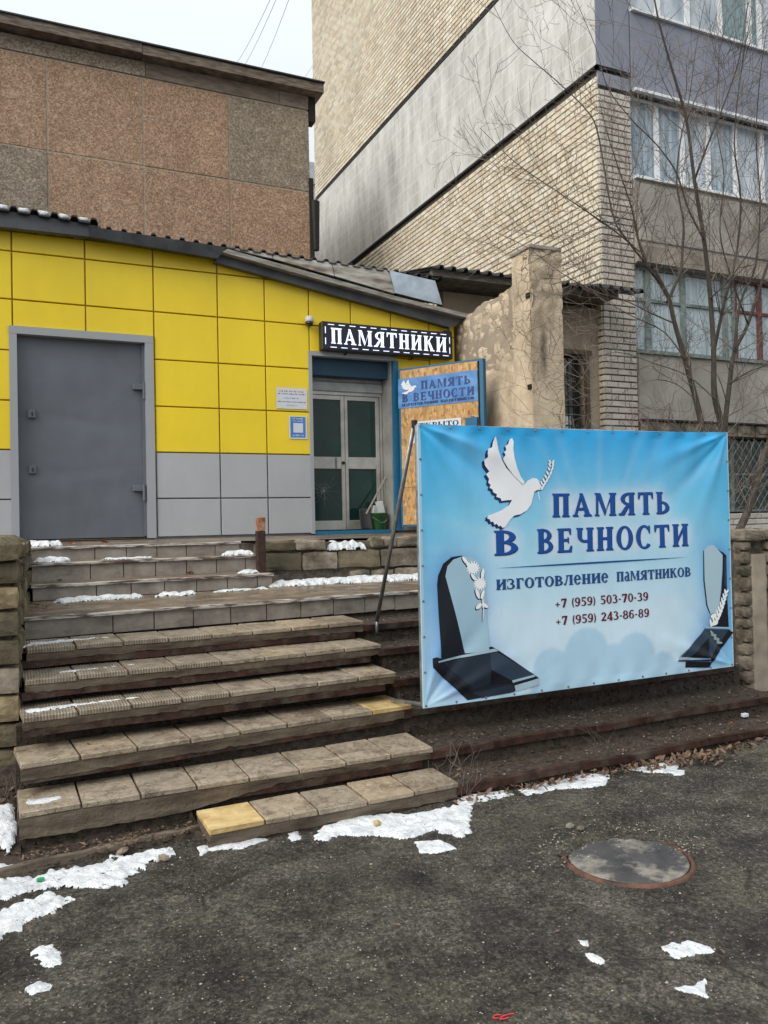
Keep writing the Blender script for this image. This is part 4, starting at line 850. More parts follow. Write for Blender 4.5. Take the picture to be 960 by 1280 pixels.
for (dx, w, h, a_) in ((-.05, .11, .13, .2), (.05, .10, .20, -.15), (0, .14, .08, .05)):
    mb = MB().chbox((-w/2, -.02, -.05), (w/2, .03, h), .004, .012); me, _ = mb.mesh('scrap', flat('scrap_white', (.5, .52, .5), .7), (0, 0, 0)); o = link('scrap', me, (p.x+dx, 9.95, bz+.2), sc_); o.rotation_euler = (0, a_, a_)
a = PY(459, 650, 9.9); b = PY(488, 585, 10.04)
sh = thing('shovel', (a.x, 9.9, bz), 'black plastic shovel with wooden handle leaning by the bucket', 'shovel')
mb = MB(); nn = 8
for i in range(nn+1):
    for k in range(nn+1):
        u = -1+2*i/nn; v = k/nn; mb.v.append((a.x-.02+u*.09*(1-.15*v), 9.88+.03*u*u*-1+.08*v, bz+.01+.30*v-(.02*u*u)))
mb.f = [(i*(nn+1)+k, (i+1)*(nn+1)+k, (i+1)*(nn+1)+k+1, i*(nn+1)+k+1) for i in range(nn) for k in range(nn)]
o = mb.build('blade', flat('black_plastic', (.02, .022, .026), .45), sh, True); md = o.modifiers.new('t', 'SOLIDIFY'); md.thickness = .008
MB().tube([(a.x, 9.93, bz+.22), (b.x, 10.03, b.z)], .013, 8).build('handle', flat('grey_wood', (.3, .25, .2), .7), sh)
# ------------------------------------------------------------------ ruined pier wall and recess beside the shop
pier = thing('ruined_wall', (5.75, 8.9, ZP), 'broken sand-rendered wall with a tall end pier right of the shop entrance', 'wall')
XW = 5.64
def top_z(y): # broken top line, higher towards the pier
    return float(np.interp(y, [8.3, 8.45, 8.8, 9.15, 9.5, 9.8], [4.86, 4.78, 4.72, 4.74, 4.66, 4.62]))+.03*nz(y, 1, 0, 9)
mb = MB(); ny_, nz_ = 60, 70
def relief(y, z):
    e = .012*nz(y, z, 0, 3)
    upper = 1/(1+math.exp(-(z-(3.75+.35*nz(y, z, 3, 1.3)))*9))      # plaster has come off the upper part
    v = mnoise.voronoi(Vector((y*5.0, z*6.5, 0)), distance_metric='DISTANCE')[0]; e += upper*(-.035+min(.03, (v[1]-v[0])*.09))
    return e
for i in range(ny_+1):
    y = 8.0+1.85*i/ny_
    for k in range(nz_+1):
        zt = top_z(y); z = 1.6+(zt-1.6)*k/nz_; mb.v.append((XW-relief(y, z), y, z))
mb.f = [(i*(nz_+1)+k, i*(nz_+1)+k+1, (i+1)*(nz_+1)+k+1, (i+1)*(nz_+1)+k) for i in range(ny_) for k in range(nz_)]
mb.build('rendered_face', mt['render'], pier, True)
pts = [(XW+.02, 8.06, 1.6), (XW+.02, 9.95, 1.6)]+[(XW+.02, 9.95-1.89*i/14, top_z(9.95-1.89*i/14)-.01) for i in range(15)]
MB().prism(pts, (.34, 0, 0)).build('wall_core', mt['render2'], pier)
mb = MB(); nxp, nzp = 16, 90; x0, x1 = XW-.01, 6.09
for i in range(nxp+1):
    for k in range(nzp+1):
        x = x0+(x1-x0)*i/nxp; z = 1.6+(5.12-1.6+.03*nz(x, 0, 0, 9))*k/nzp; e = .008*nz(x, z, 0, 3)
        if z > 4.35+.12*nz(x, z, 2, 3):
            v = mnoise.voronoi(Vector((x*5, z*6.0, 0)), distance_metric='DISTANCE')[0]; e += -.02+min(.03, (v[1]-v[0])*.09)
        mb.v.append((x, 8.0-e, z))
mb.f = [(i*(nzp+1)+k, (i+1)*(nzp+1)+k, (i+1)*(nzp+1)+k+1, i*(nzp+1)+k+1) for i in range(nxp) for k in range(nzp)]
mb.build('pier_face', mt['render_pier'], pier, True)
MB().hexa([(XW-.002, 8.03, 1.5), (6.08, 8.03, 1.5), (6.08, 8.40, 1.5), (XW-.002, 8.40, 1.5), (XW-.002, 8.03, 5.10), (6.08, 8.03, 5.11), (6.08, 8.40, 5.09), (XW-.002, 8.40, 5.10)]).build('pier_core', mt['render'], pier)
MB().chbox((XW-.02, 7.985, 5.10), (6.10, 8.42, 5.155), .008, .012).build('pier_cap', mt['ledge'], pier)
for z in (4.52, 3.42): MB().box((XW-.016, 8.03, z), (XW+.01, 8.10, z+.06)).build('socket', mt['iron'], pier)
# rear annex wall with grilled door and corrugated canopy
ax_ = thing('annex', (7.2, 10.1, 1.6), 'stained rendered annex wall with a narrow barred doorway under a corrugated canopy', 'annex')
MB().box((5.6, 10.1, 1.3), (7.66, 10.3, 5.15)).box((7.66, 10.1, 4.43), (8.12, 10.3, 5.15)).box((8.12, 10.1, 1.3), (8.375, 10.3, 5.15)).build('wall', mt['render2'], ax_)
MB().box((7.5, 10.32, 1.3), (8.3, 10.5, 4.6)).build('dark_interior', mt['pane_dark'], ax_)
MB().box((7.60, 10.06, 4.40), (8.20, 10.13, 4.47)).box((8.09, 10.06, 1.4), (8.15, 10.13, 4.40)).build('door_frame', mt['dark_void'], ax_)
dg = MB().box((7.70, 10.22, 1.4), (8.06, 10.26, 4.38)).build('door', mt['pane_dark'], ax_)
for i in range(4): MB().tube([(7.70+.1*i, 10.15, 1.4), (7.70+.1*i, 10.15, 4.38)], .011, 6).build('grille_bar', mt['iron'], dg)
for z in (3.3, 3.62, 4.1): MB().tube([(7.68, 10.14, z), (8.08, 10.14, z)], .010, 6).build('grille_bar', mt['iron'], dg)
MB().box((7.72, 10.19, 3.1), (7.86, 10.215, 3.45)).build('white_board', mt['pvc'], dg)
MB().box((5.17, 9.60, 5.185), (8.36, 9.68, 5.27)).build('canopy_edge', mt['old_ply'], ax_)
MB().box((5.17, 9.68, 5.20), (8.36, 10.9, 5.235)).build('canopy_deck', mt['old_ply'], ax_)
corrugated('roof_sheet', 5.13, 8.36, 9.52, 12, lambda x: 5.275, lambda x: 5.8, mt['black_roof'], ax_, .19, .045)
corrugated('roof_sheet', 7.55, 8.42, 9.20, 9.54, lambda x: 5.185, lambda x: 5.255, mt['black_roof'], ax_, .19, .045)
# ------------------------------------------------------------------ pebbledash hall behind
YB = 17.0
hall = thing('pebbledash_hall', (2, YB, 0), 'large windowless hall of brown pebbledash panels behind the yellow shop', 'building')
MB().box((-8, YB-.008, 0), (6.06, YB+8, 11.12)).build('wall', mt['pebble_joint'], hall)
def topz(x): return 11.72-.005*x
px_ = [-6.65, -4.83, -3.0, -1.17, .665, 2.487, 4.27, 6.10]
pz_ = [3.73, 5.58, 7.43, 9.28, 11.12]
for i in range(len(px_)-1):
    for k in range(len(pz_)-1):
        x0, x1, z0, z1 = px_[i], px_[i+1], pz_[k], pz_[k+1]
        grey = (i == 3 and k == 2) or (i == 6 and k == 3)
        MB().chbox((x0+.016, YB-.02+random.uniform(-.006, .006), z0+.016), (x1-.016, YB+.02, z1-.016), .008).build('wall_panel', mt['pebble_grey'] if grey else mt['pebble_pink'], hall)
MB().box((-8, YB-.01, 11.12), (6.06, YB+.4, 11.45)).build('parapet', mt['parapet'], hall)
for x0, x1 in ((-4, -1.0), (-.99, 2.55), (2.56, 5.4), (5.41, 6.09)):
    MB().box((x0, YB-.03, 11.14), (x1-.01, YB+.02, 11.44)).build('parapet_slab', mt['parapet'] if x0 != -.99 else mt['pebble_grey'], hall)
mb = MB().box((-8, YB-.30, 11.47), (2.45, YB+8, 11.66)); mb.build('coping', mt['coping'], hall)
MB().box((2.46, YB-.29, 11.45), (6.36, YB+8, 11.64)).build('coping', mt['coping'], hall)
MB().box((-8, YB-.33, 11.66), (6.38, YB-.20, 11.69)).build('flashing', mt['black_roof'], hall)
MB().box((6.10, YB-.02, 10.9), (6.25, YB+.25, 11.45)).box((6.06, YB-.05, 5), (6.16, YB+.1, 9.6)).tube([(6.2, YB, 8.0), (6.2, YB, 9.1)], [.08, .11], 8).build('rain_pipe', mt['iron'], hall)
fb = thing('far_block', (9, 34, 0), 'pale block seen through the narrow gap between the hall and the brick tower', 'building')
mb = MB(); mb.box((11.2, 40, 0), (15, 46, 21)); mb.build('wall', mt['far_wall'], fb)
for z in np.arange(3, 21, 2.8): MB().box((11.2, 39.93, z), (15, 40.0, z+.12)).build('floor_band', mt['trim_grey'], fb)
# ------------------------------------------------------------------ brick tower block
TX, TY = 8.38, 10.0
tower = thing('brick_tower', (TX, TY, 1), 'tall cream brick apartment block with pale concrete band and window-lined front', 'building')
TH_ = 19.0; TE = TY+12.9
MB().box((TX+.02, TY+.02, 1), (9.04, TE, TH_)).box((9.04, TY+.45, 1), (17, TE, TH_)).build('wall_core', mt['brick_joint'], tower)
cell = []
BH, BL_ = .1, .262
def brick_geo(mb, a, b, face):   # open-backed brick with a tiny chamfer, face 'x' or 'y'
    x0, y0, z0 = a; x1, y1, z1 = b; c = .005
    if face == 'x': vs = [(x1,y0,z0),(x1,y1,z0),(x1,y1,z1),(x1,y0,z1),(x0,y0+c,z0+c),(x0,y1-c,z0+c),(x0,y1-c,z1-c),(x0,y0+c,z1-c)]; fs = [(4,7,6,5),(0,4,5,1),(1,5,6,2),(2,6,7,3),(3,7,4,0)]
    else: vs = [(x0,y1,z0),(x1,y1,z0),(x1,y1,z1),(x0,y1,z1),(x0+c,y0,z0+c),(x1-c,y0,z0+c),(x1-c,y0,z1-c),(x0+c,y0,z1-c)]; fs = [(4,5,6,7),(0,1,5,4),(1,2,6,5),(2,3,7,6),(3,0,4,7)]
    mb.add(vs, fs)
bricks = []
def brick_zone(z0, z1, seed):
    k = 0; z = z0
    while z+BH <= z1+.01:
        hdr = (k % 6 == 5); L = .134 if hdr else BL_; y = TY-(0 if hdr else (k % 2)*BL_/2)
        while y < TE:
            a, b = max(y, TY)+.006, min(y+L, TE)-.006
            if b-a > .03: bricks.append(((TX-.016+random.uniform(-.002, .002), a+.002, z+.010), (TX+.02, b-.002, z+BH-.009), 'x'))
            y += L
        z += BH; k += 1
brick_zone(2.5, 8.83, 0); brick_zone(11.72, 18.9, 1)
k = 0; z = 1.4
while z+BH <= 8.66:
    hdr = (k % 6 == 5); L = .134 if hdr else BL_; x = TX-(0 if hdr else ((k+1) % 2)*BL_/2)
    while x < 9.03:
        a, b = max(x, TX)+.006, min(x+L, 9.04)-.004
        if b-a > .03: bricks.append(((a, TY-.016+random.uniform(-.002, .002), z+.010), (b-.003, TY+.02, z+BH-.005), 'y'))
        x += L
    z += BH; k += 1
def vis(b):
    (x, y, z) = b[0]
    if b[2] == 'y': return z > 3.2
    return 5.2 < z < 8.9 and y < 16
def dist(b): return (Vector(b[0])-CAM).length
cand = sorted([i for i, b in enumerate(bricks) if vis(b)], key=lambda i: dist(bricks[i]))[:300]
cs = set(cand)
meshes = {}
for i in cand:
    a, b, f = bricks[i]; key = (f, round(b[0]-a[0], 2), round(b[1]-a[1], 2)); c = [(p+q)/2 for p, q in zip(a, b)]
    if key not in meshes:
        m_ = MB(); brick_geo(m_, a, b, f); meshes[key] = m_.mesh('brick', mt['brick'] if f == 'x' else mt['brick_w'], c)[0]
    link('brick', meshes[key], c, tower)
for f, mat in (('x', 'brick'), ('y', 'brick_w')):
    m_ = MB(); 
    for i, b in enumerate(bricks):
        if i not in cs and b[2] == f: brick_geo(m_, b[0], b[1], f)
    if m_.v: m_.build('brick', mt[mat], tower, kind='stuff')
MB().box((TX-.03, TY-.02, 8.96), (TX+.01, TE, 11.58)).build('concrete_band', mt['band'], tower)
MB().box((TX-.035, TY-.035, 8.91), (TX+.02, TE, 8.945)).box((TX-.035, TY-.035, 8.91), (9.02, TY+.01, 8.945)).build('tar_joint', mt['tar'], tower)
MB().box((TX-.035, TY, 11.60), (TX+.02, TE, 11.66)).build('tar_joint', mt['tar'], tower)
# front: rendered spandrels, ledges
MB().box((TX-.028, TY-.035, 8.96), (9.02, TY+.02, TH_)).box((TX+.01, TY-.02, 8.66), (9.02, TY+.02, 8.865)).build('render_panel', mt['bluegrey'], tower)
MB().box((9.045, TY-.05, 8.70), (17, TY+.46, 9.96)).build('spandrel', mt['bluegrey'], tower)
MB().box((9.045, TY-.05, 5.92), (17, TY+.46, 7.26)).build('spandrel', mt['greybeige'], tower)
MB().box((9.045, TY-.05, 3.42), (17, TY+.46, 4.46)).build('spandrel', mt['greybeige'], tower)
MB().box((9.045, TY-.09, 5.93), (17, TY-.052, 6.20)).build('ledge', mt['ledge'], tower)
x = 9.1
while x < 16: MB().chbox((x, TY-.075, 6.28), (x+1.5, TY-.052, 7.2), .01).build('render_panel', mt['greybeige'], tower); x += 1.52
MB().box((9.045, TY-.02, 1), (17, TY+.46, 1.9)).box((9.045, TY-.02, 3.17), (17, TY+.46, 3.40)).box((9.045, TY-.02, 1.9), (10.2, TY+.46, 3.17)).build('base_wall', mt['brick_joint'], tower)
x = 9.06
while x < 13:
    w = .42
    MB().chbox((x, TY-.05, 3.19), (x+w-.015, TY, 3.385), .006, .004).box((x+.08, TY-.062, 3.25), (x+w-.10, TY-.048, 3.32)).build('block', mt['stone_grey'], tower); x += w
for k in range(9):
    x = 9.06+(k % 2)*.13
    while x < 12.4: MB().chbox((x, TY-.045, 1.02+.098*k), (x+.25, TY, 1.106+.098*k), .005, .003).build('brick', mt['brick_w'], tower); x += .262
MB().box((9.045, TY-.10, 9.955), (17, TY+.2, 9.995)).box((9.045, TY-.10, 7.265), (17, TY+.2, 7.31)).build('window_sill', mt['pvc'], tower)
MB().box((9.045, TY-.12, 8.655), (17, TY-.05, 8.70)).build('drip_edge', mt['pvc'], tower)
MB().box((9.045, TY-.09, 4.465), (17, TY+.2, 4.515)).build('window_sill', mt['old_green'], tower)
MB().box((9.045, TY-.09, 3.40), (17, TY+.1, 3.425)).build('drip_edge', mt['tar'], tower)
def windows(z0, z1, edges, frames, Yw, fw, pmats, transom=None, label=None):
    """glazed strip: edges are the mullion positions, each bay a window with its pane"""
    for i in range(len(edges)-1):
        x0, x1 = edges[i], edges[i+1]; f = frames[i]; w = fw
        mb = MB().box((x0, Yw-.03, z0), (x0+w, Yw+.04, z1)).box((x1-w, Yw-.03, z0), (x1, Yw+.04, z1)).box((x0+w, Yw-.028, z0), (x1-w, Yw+.038, z0+w)).box((x0+w, Yw-.028, z1-w), (x1-w, Yw+.038, z1))
        if transom: mb.box((x0+w, Yw-.026, transom), (x1-w, Yw+.036, transom+w*.9))
        wf = mb.build('window', f, tower)
        segs = [(z0+w, z1-w)] if not transom else [(z0+w, transom), (transom+w*.9, z1-w)]
        for a, b in segs: MB().box((x0+w, Yw+.005, a), (x1-w, Yw+.015, b)).build('pane', pmats[i % len(pmats)], wf)
def ex(pxs, py, Y): return [PY(x, py, Y).x for x in pxs]
Yw = TY+.10
e = [9.05]+ex([820, 852, 884, 918, 951], 190, Yw)+[12.6, 13.6, 14.6, 15.6]
windows(7.31, 8.655, e, [mt['pvc']]*9, Yw, .045, [mt['pane_blue'], mt['pane_blue'], mt['pane_top'], mt['pane_blue'], mt['pane_top'], mt['pane_blue']])
e = [9.05]+ex([821, 858, 899, 935], 20, Yw)+[12.1, 13, 14, 15]
windows(9.995, 11.4, e, [mt['pvc']]*8, Yw, .05, [mt['pane_top'], mt['pane_top'], mt['pane_top'], mt['pane_teal'], mt['pane_teal']])
MB().box((9.045, TY-.05, 11.4), (17, TY+.46, 19)).build('spandrel', mt['bluegrey'], tower)
e = [9.05]+ex([809, 853, 905, 920], 390, Yw)[0:3]+ex([917], 390, Yw)+ex([948], 390, Yw)+[12.9, 13.9, 14.9]
windows(4.515, 5.92, e, [mt['old_green']]*3+[mt['old_green']]+[mt['old_red']]*5, Yw, .055, [mt['pane_lace']], transom=5.35)
e = [10.2, 11.25, 12.3, 13.4]
windows(1.92, 3.15, e, [mt['old_green']]*3, TY+.2, .04, [mt['pane_dark']], transom=2.55)
gl = MB()
for i in range(26):
    x = 10.0+i*.16
    for sgn in (1, -1):
        xa, xb = x, x+sgn*.95; gl.tube([(xa, TY-.03-.004*sgn, 1.93), (xb, TY-.03-.004*sgn, 3.14)], .0055, 4)
gl.build('window_grille', mt['old_green'], tower)
# ------------------------------------------------------------------ cables in the sky
wire = flat('cable_black', (.22, .23, .25), .6)
for (a, b, Ya, Yb, lb) in (((355, -5), (313, 92), 14, 26, 'rightmost of three steep overhead wires'), ((338, -5), (292, 84), 14, 26, 'middle one of three steep overhead wires'), ((330, -5), (283, 78), 14, 26, 'leftmost and faintest of three steep overhead wires'),
                           ((400, 66), (360, 98), 21, 26, 'uppermost of three short wires beside the brick tower'), ((402, 75), (372, 102), 21, 26, 'middle of three short wires beside the brick tower'), ((402, 90), (384, 108), 21, 26, 'lowest of three short wires beside the brick tower')):
    p, q = PY(a[0], a[1], Ya), PY(b[0], b[1], Yb); d = q-p; p -= d*(.4 if Ya < 20 else 0); q += d*.6
    one('overhead_wire', MB().tube([p+(q-p)*t-Vector((0, 0, .5*math.sin(math.pi*t))) for t in [i/14 for i in range(15)]], .0045, 4), wire, lb, 'wire', 'overhead wires')
# ------------------------------------------------------------------ big banner
BU, BV = 2.955, 1.985; BX, BYb, BZ = 2.563, 5.03, .556
def bpx(x, y):
    p = PY(x, y, BYb); return (p.x-BX, p.z-BZ-.0072*(p.x-BX))
def bdisp(u, v):
    d = .016*math.sin(math.pi*u/BU)*math.sin(math.pi*v/BV)
    e = 0
    for cx0, cy0, angs in ((0, BV, (-18, -34, -52, -68)), (BU, BV, (198, 222, 245)), (0, 0, (20, 48, 70)), (BU, 0, (160, 130))):
        r = math.hypot(u-cx0, v-cy0)
        if r < 1e-4: continue
        th = math.degrees(math.atan2(v-cy0, u-cx0)) % 360
        for i, a in enumerate(angs):
            da = (th-a % 360+180) % 360-180
            e += .0125*math.exp(-(da/ (5.5+i))**2)*math.exp(-((r-.38)/.42)**2)*(1 if i % 2 else -1)
    t = max(0, 1-(BV-v)/.42)
    e += .010*t**1.5*math.sin(u*2*math.pi/.24+1)*(.6+.4*math.sin(u*3)) + .005*max(0, 1-v/.2)*math.sin(u*2*math.pi/.24)
    e += .004*math.sin(u*4.3+v*2.2)+.004*mnoise.noise(Vector((u*2.2, v*1.3, 0)))
    b = min(u, BU-u, v, BV-v); return (d+e)*min(1, b/.06)
def bmap(u, v, l=0.0):
    sag = .012*math.sin(math.pi*u/BU)*(v/BV)
    return (BX+u, BYb+bdisp(u, v)-l, BZ+.0072*u+v-sag)
ban = thing('memorial_banner', (BX, BYb, BZ), 'large sky-blue banner with white dove, gravestones and blue lettering on the steps', 'banner')
NU, NV = 296, 199
U, V = np.meshgrid(np.linspace(0, BU, NU), np.linspace(0, BV, NV), indexing='ij')
def mask(polys):
    m_ = np.zeros_like(U)
    for p in polys:
        p = np.array(p); bb = (U >= p[:, 0].min()) & (U <= p[:, 0].max()) & (V >= p[:, 1].min()) & (V <= p[:, 1].max())
        if not bb.any(): continue
        uu, vv = U[bb], V[bb]; ins = np.zeros(uu.shape, bool); n_ = len(p)
        for i in range(n_):
            (x1, y1), (x2, y2) = p[i], p[(i+1) % n_]
            if y1 == y2: continue
            ins ^= ((vv > y1) != (vv > y2)) & (uu < (x2-x1)*(vv-y1)/(y2-y1)+x1)
        mm = m_[bb]; mm[ins] = 1; m_[bb] = mm
    return m_
def blur(a, s):
    k = np.exp(-.5*(np.arange(-3*s, 3*s+1)/s)**2); k /= k.sum()
    a = np.pad(a, 3*s, mode='edge'); a = np.apply_along_axis(lambda r: np.convolve(r, k, 'valid'), 0, a); return np.apply_along_axis(lambda r: np.convolve(r, k, 'valid'), 1, a)
def P1(pts): return [bpx(520+x/4.8, 670+y/4.8) for x, y in pts]
def P2(pts): return [bpx(820+x/5.8214, 660+y/5.8214) for x, y in pts]
title = text_polys('ПАМЯТЬ', 1.135, 1.318, 1.165, .168)
title2 = text_polys('В', .604, 1.045, .225, .175)+text_polys('ВЕЧНОСТИ', 1.03, 1.045, 1.455, .172)
sub = text_polys('изготовление', .615, .79, 1.04, .075, .0)+text_polys('памятников', 1.735, .79, .77, .075)
ph = text_polys('+7 (959) 503-70-39', 1.14, .622, .905, .066)+text_polys('+7 (959) 243-86-89', 1.14, .490, .91, .066)
m1 = P1([(150,735),(128,290),(135,235),(165,165),(215,125),(275,115),(350,140),(400,210),(425,400),(440,690),(495,690),(735,850),(735,895),(600,930),(310,985),(100,790),(98,735)])
m2 = P2([(352,160),(380,125),(420,122),(450,150),(515,200),(515,450),(530,720),(535,738),(395,1010),(210,1010),(165,965),(165,940),(360,715),(400,620),(375,560),(355,380)])
cl = blur(np.clip(mask([ell(*bpx(cx, cy), r, r, 0, 24) for cx, cy, r in ((690, 838, .17), (735, 820, .22), (768, 830, .16), (795, 822, .20), (828, 838, .15), (712, 845, .2), (850, 846, .12))]+[[(.9, -.1), (2.5, -.1), (2.5, .10), (.9, .14)]]), 0, 1), 1)
glow = np.clip(blur(mask(title+title2), 6)*2.2, 0, 1); glow2 = np.clip(blur(mask(sub+ph), 5)*1.2, 0, 1)
halo = np.clip(blur(mask([m1]), 9)*1.7, 0, 1)*np.clip(1-U/1.0, 0, 1)+np.clip(blur(mask([m2]), 8)*1.5, 0, 1)*np.clip((U-2.3)/.6, 0, 1)
def lin(c): c = np.array(c)/255.; return np.where(c <= .04045, c/12.92, ((c+.055)/1.055)**2.4)
top, mid, low = lin((22, 170, 236)), lin((136, 210, 242)), lin((206, 230, 244))
t = np.clip(1-V/BV, 0, 1)[..., None]
C_ = np.where(t < .32, top+(mid-top)*(t/.32), mid+(low-mid)*np.clip((t-.32)/.4, 0, 1))
side = np.clip(1-U/.55, 0, 1)**1.3*np.clip(V/BV*.8+.35, 0, 1)+np.clip((U-2.25)/.7, 0, 1)**1.4*.9
C_ = C_+(lin((62, 180, 230))-C_)*np.clip(side, 0, 1)[..., None]*.75
angr = np.degrees(np.arctan2(U-1.55, V-1.0)); ray = (np.sin(angr*.55)*.5+.5)**2*(np.sin(angr*.23+1)*.5+.5)*np.clip((V-1.1)/.6, 0, 1)*np.clip(1.6-(V-1.0), 0, 1)
ray2 = (np.sin(angr*.8+1)*.5+.5)**3*np.clip(1-abs(U-.35)/.5, 0, 1)*np.clip((1.5-V)/.6, 0, 1)*np.clip(V/.6, 0, 1)
C_ = C_+(lin((200, 225, 240))-C_)*(ray*.16+ray2*.22)[..., None]
C_ = C_+(lin((228, 234, 240))-C_)*np.clip(glow, 0, 1)[..., None]*.9
C_ = C_+(lin((220, 232, 240))-C_)*np.clip(glow2, 0, 1)[..., None]*.4
C_ = C_+(lin((165, 205, 230))-C_)*(cl*np.clip((2.45-U)/.1, 0, 1))[..., None]*.75
C_ = C_+(lin((35, 120, 205))-C_)*np.clip(halo, 0, 1)[..., None]*.8
mb = MB(); mb.v = [bmap(float(u), float(v)) for u, v in zip(U.ravel(), V.ravel())]
mb.f = [(i*NV+j, (i+1)*NV+j, (i+1)*NV+j+1, i*NV+j+1) for i in range(NU-1) for j in range(NV-1)]
n = NM('printed_banner_vinyl', .42, spec=.45); at = n.n('ShaderNodeAttribute'); at.attribute_name = 'print'
grime = n.ramp(n.noise(2.3, 6, .7, sc=(1.5, 1, .7)), [(.35, .92), (.62, 1.0)])
n.col(n.mix(1.0, at.outputs['Color'], grime, 'MULTIPLY')); n.bump(n.noise(3.2, 3), .25, .02)
bo = mb.build('vinyl_sheet', n.m, ban, True)
ca = bo.data.color_attributes.new('print', 'FLOAT_COLOR', 'POINT')
arr = np.ones((NU*NV, 4), dtype=np.float32); arr[:, :3] = C_.reshape(-1, 3); ca.data.foreach_set('color', arr.ravel())
I = lambda nm, r, g, b: flat(nm, srgb(r, g, b), .45, var=.02, bump=0)
ink = dict(blue=I('title_blue', 8, 76, 156), blue2=I('title_edge_blue', 4, 40, 92), sub=I('subtitle_blue', 18, 74, 134), shw=I('subtitle_shade', 6, 36, 78), mar=I('phone_maroon', 104, 12, 26), navy=I('phone_edge', 20, 30, 70), white=I('dove_white', 240, 242, 245),
           s_dark=I('slab_black', 20, 26, 36), s_blk=I('slab_edge_black', 8, 12, 20), s_glass=I('slab_glass_blue', 158, 192, 210), s_mid=I('slab_slate', 44, 60, 78), s_lt=I('slab_pale', 160, 185, 198), s_slate=I('slab_deep', 30, 42, 56), pale=I('slab2_pale', 170, 196, 208), grey=I('leaf_grey', 150, 165, 170))
def sheet(nm, polys, c, lift, **k): return sheet_mesh(nm, polys, bmap, ink[c], lift*1.5+.0012, ban, maxlen=.026)
def shift(P, du, dv): return [[(x+du, y+dv) for x, y in p] for p in P]
TT = (('ПАМЯТЬ', 1.135, 1.315, 1.165, .178), ('В', .604, 1.043, .225, .180), ('ВЕЧНОСТИ', .99, 1.043, 1.495, .182))
for t_, x_, y_, w_, h_ in TT: text_sheets(ban, ink['blue2'], bmap, t_, x_+.006, y_-.006, w_, h_, .0024, .04, 'letter_edge'); text_sheets(ban, ink['blue'], bmap, t_, x_, y_, w_, h_, .0034, .04)
for t_, x_, y_, w_, h_, ca_, cb_ in (('изготовление', .615, .79, 1.04, .075, 'shw', 'sub'), ('памятников', 1.735, .79, .77, .075, 'shw', 'sub'), ('+7 (959) 503-70-39', 1.14, .622, .905, .066, 'navy', 'mar'), ('+7 (959) 243-86-89', 1.14, .490, .91, .066, 'navy', 'mar')):
    P_ = text_polys(t_, x_, y_, w_, h_); sheet('lettering_edge', shift(P_, .003, -.0025), ca_, .0010); sheet('lettering', P_, cb_, .0016)
la, lb2 = (.60, .945), (2.49, .948)
N_ = 24; up = [(la[0]+(lb2[0]-la[0])*i/N_, la[1]+.003+.007*math.sin(math.pi*i/N_)) for i in range(N_+1)]; dn = [(x, 2*(la[1]+.003)-y) for x, y in up]
sheet('divider', [[dn[i], dn[i+1], up[i+1], up[i]] for i in range(N_)], 'sub', .0012)
dv_ = [[bpx(590+x/5.333, 530+y/5.333) for x, y in p] for p in DOVE]
sheet('dove', shift([dv_[0]], -.020, -.016), 'blue2', .0008); sheet('dove', shift([dv_[1]], -.016, -.012), 'blue2', .0009)
for p_ in dv_: sheet('dove', [p_], 'white', .0017)
br = []; brs = []
path = [(462, 425), (475, 400), (495, 370), (515, 330), (530, 285), (532, 250)]
for i in range(9):
    t = i/8*(len(path)-1); k = min(int(t), len(path)-2); q = t-k; x = path[k][0]+(path[k+1][0]-path[k][0])*q; y = path[k][1]+(path[k+1][1]-path[k][1])*q
    for sg in (-1, 1):
        c = bpx(590+(x+sg*11)/5.333, 530+(y-6)/5.333); br.append(ell(c[0], c[1], .019, .0085, math.pi/2-sg*.55, 10)); brs.append(ell(c[0]-.004, c[1]-.005, .019, .0085, math.pi/2-sg*.55, 10))
br.append([bpx(590+x/5.333, 530+y/5.333) for x, y in ((440, 440), (448, 445), (460, 500), (454, 500))])
sheet('olive_branch', brs, 'blue2', .0008); sheet('olive_branch', br, 'white', .0015)
# first gravestone print
S1 = lambda nm, pts, c, l: [sheet(nm, [P1(p)], c, l) for p in pts]
S1('gravestone_print', [[(150,740),(128,290),(135,235),(165,165),(215,125),(275,115),(285,122),(225,140),(190,180),(178,240),(300,705),(300,720)], [(98,735),(120,726),(150,735),(455,662),(495,685),(735,850),(735,895),(600,930),(310,985),(100,790)]], 's_dark', .0010)
S1('gravestone_print', [[(300,705),(178,240),(190,180),(225,140),(275,122),(330,122),(375,150),(405,215),(425,400),(440,690)]], 's_glass', .0012)
S1('gravestone_print', [[(130,290),(137,238),(167,168),(216,128),(262,118),(264,124),(220,134),(175,175),(150,240),(148,300)], [(310,985),(100,790),(100,760),(345,940),(345,960)]], 's_blk', .0014)
S1('gravestone_print', [[(165,762),(445,700),(447,880),(345,920)], [(395,972),(340,940),(570,890),(585,905),(590,935)]], 's_slate', .0016)
S1('gravestone_print', [[(445,700),(485,696),(710,830),(575,866),(447,800)]], 's_mid', .0018)
S1('gravestone_print', [[(130,750),(470,674),(495,688),(133,760)], [(574,866),(710,830),(712,842),(580,880)], [(590,897),(735,852),(735,893),(597,932)]], 's_lt', .0020)
S1('gravestone_print', [[(447,800),(572,868),(575,880),(447,895)]], 's_blk', .0022)
fl = []; fd = []
for (cx, cy, r) in ((342, 190, 38), (385, 285, 36)):
    for k in range(14):
        a = k*2*math.pi/14; c = P1([(cx+math.cos(a)*r*.62, cy+math.sin(a)*r*.62)])[0]; fl.append(ell(c[0], c[1], .024, .0085, -a, 8))
    c = P1([(cx, cy)])[0]; fl.append(ell(c[0], c[1], .026, .026, 0, 12)); fd.append(ell(c[0], c[1], .045, .045, 0, 16))
